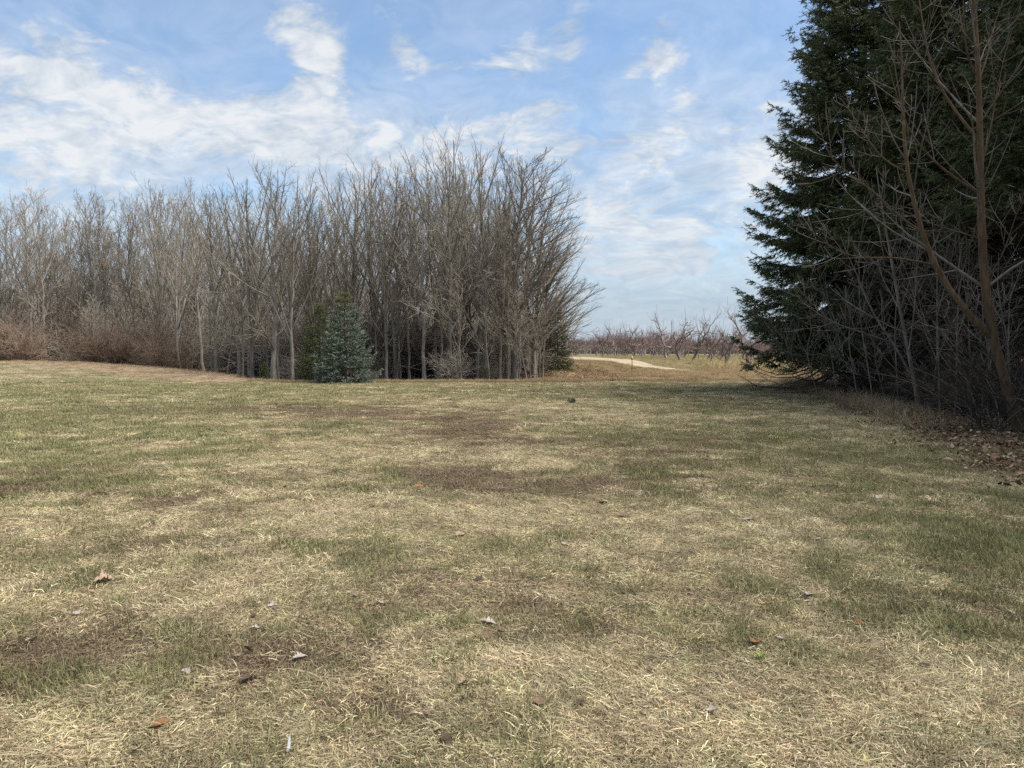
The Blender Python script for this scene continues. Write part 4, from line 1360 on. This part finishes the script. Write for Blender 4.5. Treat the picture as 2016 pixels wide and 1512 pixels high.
ux, uy = (np.concatenate(a) for a in zip(deep(230, -20, 0.5, 10, 40), deep(330, -80, -18, 9, 45), (rng.uniform(-40, 160, 420), rng.uniform(252, 285, 420))))
us = rng.uniform(1.2, 2.6, len(ux))
n = len(ux)
scatter('undergrowth', np.stack([ux, uy, height(ux, uy) - 0.1], 1), np.stack([np.zeros(n), np.zeros(n), rng.uniform(0, 6.28, n)], 1), np.stack([us * 1.3, us * 1.3, us], 1),
        rng.integers(0, 2, n), np.ones((n, 3)), [joined(GREYBRUSH[0]), joined(GREYBRUSH[1])], 'grey tangle of undergrowth deep inside the wood')

# ================================================================ things lying on the lawn
def leaf_mesh(kind, seed, m_):
    r = np.random.default_rng(seed)
    if kind == 'oak':
        half = [(0, .02), (.08, .03), (.16, .16), (.24, .09), (.34, .27), (.44, .13), (.56, .33), (.66, .17), (.78, .26), (.86, .14), (.95, .12), (1.0, 0)]
    elif kind == 'maple':
        half = [(0, .02), (.05, .14), (.18, .34), (.24, .18), (.40, .52), (.47, .30), (.55, .44), (.60, .18), (.76, .26), (.82, .10), (1.0, 0)]
    else:
        half = [(0, .01), (.10, .09), (.25, .22), (.45, .29), (.65, .25), (.82, .14), (.94, .05), (1.0, 0)]
    half = np.array(half)
    L = 0.12
    c1, c2, tw = r.uniform(0.4, 1.4), r.uniform(-0.8, 1.2), r.normal(0, 0.5)
    V, Q = [], []
    for (t, h_) in half:
        for s_ in (-1, -0.5, 0, 0.5, 1):
            hh = h_ * s_ * r.uniform(0.85, 1.15)
            z = c1 * hh * hh + 0.35 * c2 * (t - 0.5) ** 2 + 0.35 * tw * hh * (t - 0.5) + r.normal(0, 0.012)
            V.append((L * (t - 0.5), L * hh, L * z))
    n_ = len(half)
    for i in range(n_ - 1):
        for j in range(4):
            Q.append((i * 5 + j, i * 5 + j + 1, (i + 1) * 5 + j + 1, (i + 1) * 5 + j))
    V = np.array(V)
    V[:, 2] -= V[:, 2].min()
    return make_mesh('leaf', V, None, Q, [m_], True)


def leaf_mat(name, c0, c1):
    m, g, b = mat(name)
    tc = g.n('ShaderNodeTexCoord').outputs['Object']
    g.put(b.inputs['Base Color'], g.mix(g.mr(g.noise(tc, 40.0, 4, 0.6), 0.3, 0.7), c0, c1))
    b.inputs['Roughness'].default_value = 0.6
    return m


LM = {'pale': leaf_mat('bleached_leaf', (0.27, 0.235, 0.19), (0.41, 0.365, 0.31)), 'brown': leaf_mat('brown_leaf', (0.13, 0.082, 0.055), (0.21, 0.14, 0.095)),
      'orange': leaf_mat('orange_leaf', (0.20, 0.095, 0.04), (0.29, 0.145, 0.06)), 'tan': leaf_mat('tan_leaf', (0.26, 0.185, 0.12), (0.36, 0.265, 0.185)),
      'dark': leaf_mat('dark_leaf', (0.06, 0.04, 0.03), (0.10, 0.065, 0.045))}
LEAF = {(k_, c_): leaf_mesh(k_, i * 7 + j, LM[c_]) for i, k_ in enumerate(('oak', 'maple', 'oval')) for j, c_ in enumerate(LM)}


def put_leaf(u, v, kind, colr, size, label, group=None, rz=None):
    x, y = ground_at(u, v)
    o = new_obj('fallen_leaf', LEAF[(kind, colr)], None, (x, y, float(height(x, y)) + 0.028), (rng.normal(0, 0.22), rng.normal(0, 0.22), rng.uniform(0, 6.28) if rz is None else rz), (size / 0.12,) * 3)
    tag(o, label, 'leaf', group or 'fallen leaves on the lawn')


put_leaf(1590, 1178, 'oak', 'pale', 0.135, 'largest bleached oak leaf, ragged lobes, on thin grey-brown turf', rz=1.1)
put_leaf(960, 1236, 'oak', 'pale', 0.11, 'bleached lobed leaf just beyond a curled russet leaf', rz=0.2)
put_leaf(957, 1264, 'oval', 'brown', 0.10, 'curled russet-brown leaf just in front of a bleached lobed leaf', rz=0.5)
put_leaf(1490, 1275, 'maple', 'orange', 0.10, 'small orange maple leaf beside a yellow-green sprout')
put_leaf(316, 1440, 'oval', 'orange', 0.085, 'dull orange oval leaf with a green blade tuft behind it', rz=0.2)
put_leaf(590, 1305, 'oak', 'pale', 0.10, 'crumpled bleached leaf on straw near a torn white scrap')
put_leaf(367, 1334, 'oak', 'pale', 0.07, 'small bleached leaf near a dark curled leaf')
put_leaf(490, 1347, 'oak', 'dark', 0.11, 'dark curled leaf sunk in the brown matted grass')
put_leaf(1228, 1020, 'maple', 'brown', 0.15, 'large mauve-brown leaf lying on pale straw')
put_leaf(1187, 994, 'oval', 'dark', 0.14, 'dark upright curled leaf beyond the mauve-brown leaf')
put_leaf(907, 1060, 'oval', 'tan', 0.13, 'tan-pink oval leaf on yellow straw')
put_leaf(824, 963, 'oval', 'orange', 0.15, 'orange-tan leaf at the front of the darkest bare patch')
put_leaf(1475, 1030, 'oval', 'pale', 0.13, 'long bleached sliver of leaf on the greener turf')
put_leaf(208, 1150, 'maple', 'tan', 0.14, 'grey-tan maple leaf on brown turf')
put_leaf(1693, 1238, 'maple', 'orange', 0.06, 'tiny orange leaf on green turf past the largest oak leaf')
put_leaf(1730, 985, 'oval', 'pale', 0.12, 'bleached leaf scrap at the rim of the brown litter')
put_leaf(912, 1357, 'maple', 'tan', 0.06, 'small pinkish-tan leaf scrap on straw')
px_l = [(128, 1218), (152, 1217), (35, 1225), (180, 1176), (300, 1038), (275, 940), (660, 990), (548, 1046), (1030, 1135), (1560, 1055), (1668, 1168), (1700, 968), (1840, 985),
        (1130, 795), (357, 803), (195, 800), (640, 1098), (870, 1145), (1480, 1032), (1650, 1110), (700, 1180), (750, 1195), (1060, 1395), (866, 1450), (880, 1470), (730, 1455), (270, 1490),
        (1280, 1330), (1220, 1085), (1820, 1320), (1990, 1215), (1400, 1410), (1150, 1210), (380, 1200), (500, 1220), (470, 1300), (60, 1270), (230, 1075), (560, 1085), (840, 990)]
for i, (u, v) in enumerate(px_l):
    cl = ('tan', 'pale', 'brown', 'tan', 'dark')[i % 5]
    put_leaf(u, v, ('oak', 'maple', 'oval')[i % 3], cl, rng.uniform(0.04, 0.08), {'tan': 'small tan leaf caught in the matted lawn', 'pale': 'small bleached leaf caught in the matted lawn',
             'brown': 'small brown leaf caught in the matted lawn', 'dark': 'small dark leaf caught in the matted lawn'}[cl])
for i in range(90):
    y = float(np.exp(rng.uniform(np.log(3.2), np.log(20))))
    x = y * rng.uniform(-0.68, 0.62)
    if x > shade_x(y):
        continue
    cl = ('tan', 'pale', 'brown', 'brown', 'dark', 'tan')[i % 6]
    o = new_obj('fallen_leaf', LEAF[(('oak', 'maple', 'oval')[i % 3], cl)], None, (x, y, float(height(x, y)) + 0.026), (rng.normal(0, 0.25), rng.normal(0, 0.25), rng.uniform(0, 6.28)), (rng.uniform(0.3, 0.65),) * 3)
    tag(o, {'tan': 'small tan leaf caught in the matted lawn', 'pale': 'small bleached leaf caught in the matted lawn', 'brown': 'small brown leaf caught in the matted lawn',
            'dark': 'small dark leaf caught in the matted lawn'}[cl], 'leaf', 'fallen leaves on the lawn')
for i in range(70):
    y = rng.uniform(8, 22)
    x = float(shade_x(y)) + rng.uniform(-0.3, 2.2)
    o = new_obj('fallen_leaf', LEAF[(('oak', 'maple', 'oval')[i % 3], ('tan', 'brown')[i % 2])], None, (x, y, float(height(x, y)) + 0.035), (rng.normal(0, 0.3), rng.normal(0, 0.3), rng.uniform(0, 6.28)), (rng.uniform(0.7, 1.2),) * 3)
    tag(o, 'dry leaf lying on the shaded litter below the spruces', 'leaf', 'dry leaves on the shaded litter')

# torn white scrap by the lawn's near edge
m_w, g, b = mat('white_scrap')
b.inputs['Base Color'].default_value = (0.75, 0.74, 0.70, 1)
x, y = ground_at(567, 1492)
V = np.array([[-.006, 0, 0.02], [.006, 0, .022], [.008, .01, .045], [-.004, .012, .045], [.004, .022, .072], [-.003, .024, .07]])
sc_ = new_obj('plastic_scrap', make_mesh('plastic_scrap', V, None, [[0, 1, 2, 3], [3, 2, 4, 5]], [m_w]), None, (x, y, float(height(x, y))))
tag(sc_, 'narrow torn white scrap standing in the grass', 'scrap')

# fresh yellow-green sprout
m_s, g, b = mat('fresh_sprout')
b.inputs['Base Color'].default_value = (0.34, 0.42, 0.10, 1)
x, y = ground_at(1497, 1305)
G = Geo()
for i in range(9):
    a = i * 0.75
    p = np.array([[0, 0, 0], [cos(a) * .008, sin(a) * .008, .03], [cos(a) * .026, sin(a) * .026, .055]])[None]
    G.tubes(p, np.array([[.003, .0045, .001]]), 4)
tag(new_obj('sprout', G.mesh('sprout', [m_s]), None, (x, y, float(height(x, y)))), 'yellow-green sprout beside the small orange maple leaf', 'plant')

# fallen spruce sprig
x, y = ground_at(1122, 794)
e = place_tree('fallen_sprig', [TINY[0], TINY[1]], x, y, 0.22, 0.4, 'dark green spruce sprig lying on the lawn', 'twig', None, tilt=(1.35, 0.0), sink=-0.05, parts=('stem', 'foliage'))

# ---- marker stake on the bank
m_post, g, b = mat('rusty_stake')
tc = g.n('ShaderNodeTexCoord').outputs['Object']
g.put(b.inputs['Base Color'], g.mix(g.mr(g.noise(tc, 18, 4, 0.6), .35, .65), (0.10, 0.065, 0.045), (0.20, 0.14, 0.10)))
m_tag, g, b = mat('pale_marker')
b.inputs['Base Color'].default_value = (0.55, 0.45, 0.26, 1)
x, y = ground_at(1244, 733)
zt = at(1244, 702, y)[2] - float(height(x, y))
e = new_obj('marker_stake', None, None, (x, y, float(height(x, y))))
G = Geo(); G.tubes(np.array([[[0, 0, -.05], [0.012, 0, zt * .5], [0, 0, zt]]]), np.array([[.028, .026, .026]]), 6)
new_obj('post', G.mesh('post', [m_post]), e)
G = Geo()
hw, th = 0.06, 0.02
V = np.array([[sx_ * hw, sy_ * 0.045, zz_] for zz_ in (zt - .24, zt + .03) for sx_, sy_ in ((-1, -1), (1, -1), (1, 1), (-1, 1))])
G.add(V, None, [[0, 3, 2, 1], [4, 5, 6, 7], [0, 1, 5, 4], [1, 2, 6, 5], [2, 3, 7, 6], [3, 0, 4, 7]])
new_obj('marker_plate', G.mesh('marker_plate', [m_tag]), e)
tag(e, 'thin dark stake with a pale top standing beside the sandy track', 'stake')

# ---- lattice mast far beyond the orchard
m_mast, g, b = mat('galvanised_steel')
b.inputs['Base Color'].default_value = (0.45, 0.46, 0.48, 1)
yM = 420.0
xm = at(1323, 690, yM)[0]
zg = float(height(xm, yM))
zt = at(1323, 626, yM)[2] - zg
e = new_obj('radio_mast', None, None, (xm, yM, zg))
hb = 1.5
for sx_, sy_ in ((-1, -1), (1, -1), (0, 1)):
    G = Geo(); G.tubes(np.array([[[sx_ * hb, sy_ * hb, 0], [sx_ * hb * .3, sy_ * hb * .3, zt * .86]]]), np.array([[.14, .10]]), 4)
    new_obj('leg', G.mesh('leg', [m_mast]), e)
G = Geo()
lv_ = np.linspace(0, 1, 12)
cs = [(-1, -1), (1, -1), (0, 1)]
for i in range(11):
    for j in range(3):
        a0_, a1_ = cs[j], cs[(j + 1) % 3]
        s0, s1 = hb * (1 - .7 * lv_[i]), hb * (1 - .7 * lv_[i + 1])
        G.tubes(np.array([[[a0_[0] * s0, a0_[1] * s0, lv_[i] * zt * .86], [a1_[0] * s1, a1_[1] * s1, lv_[i + 1] * zt * .86]]]), np.array([[.07, .07]]), 3)
new_obj('bracing', G.mesh('bracing', [m_mast]), e)
G = Geo(); G.tubes(np.array([[[0, 0, zt * .84], [0, 0, zt]]]), np.array([[.16, .08]]), 5)
for k_ in range(3):
    a = k_ * 2.1
    G.tubes(np.array([[[cos(a) * .7, sin(a) * .7, zt * .80], [cos(a) * .7, sin(a) * .7, zt * .93]]]), np.array([[.12, .12]]), 4)
new_obj('antenna', G.mesh('antenna', [m_mast]), e)
tag(e, 'thin lattice radio mast rising beyond the orchard', 'mast')
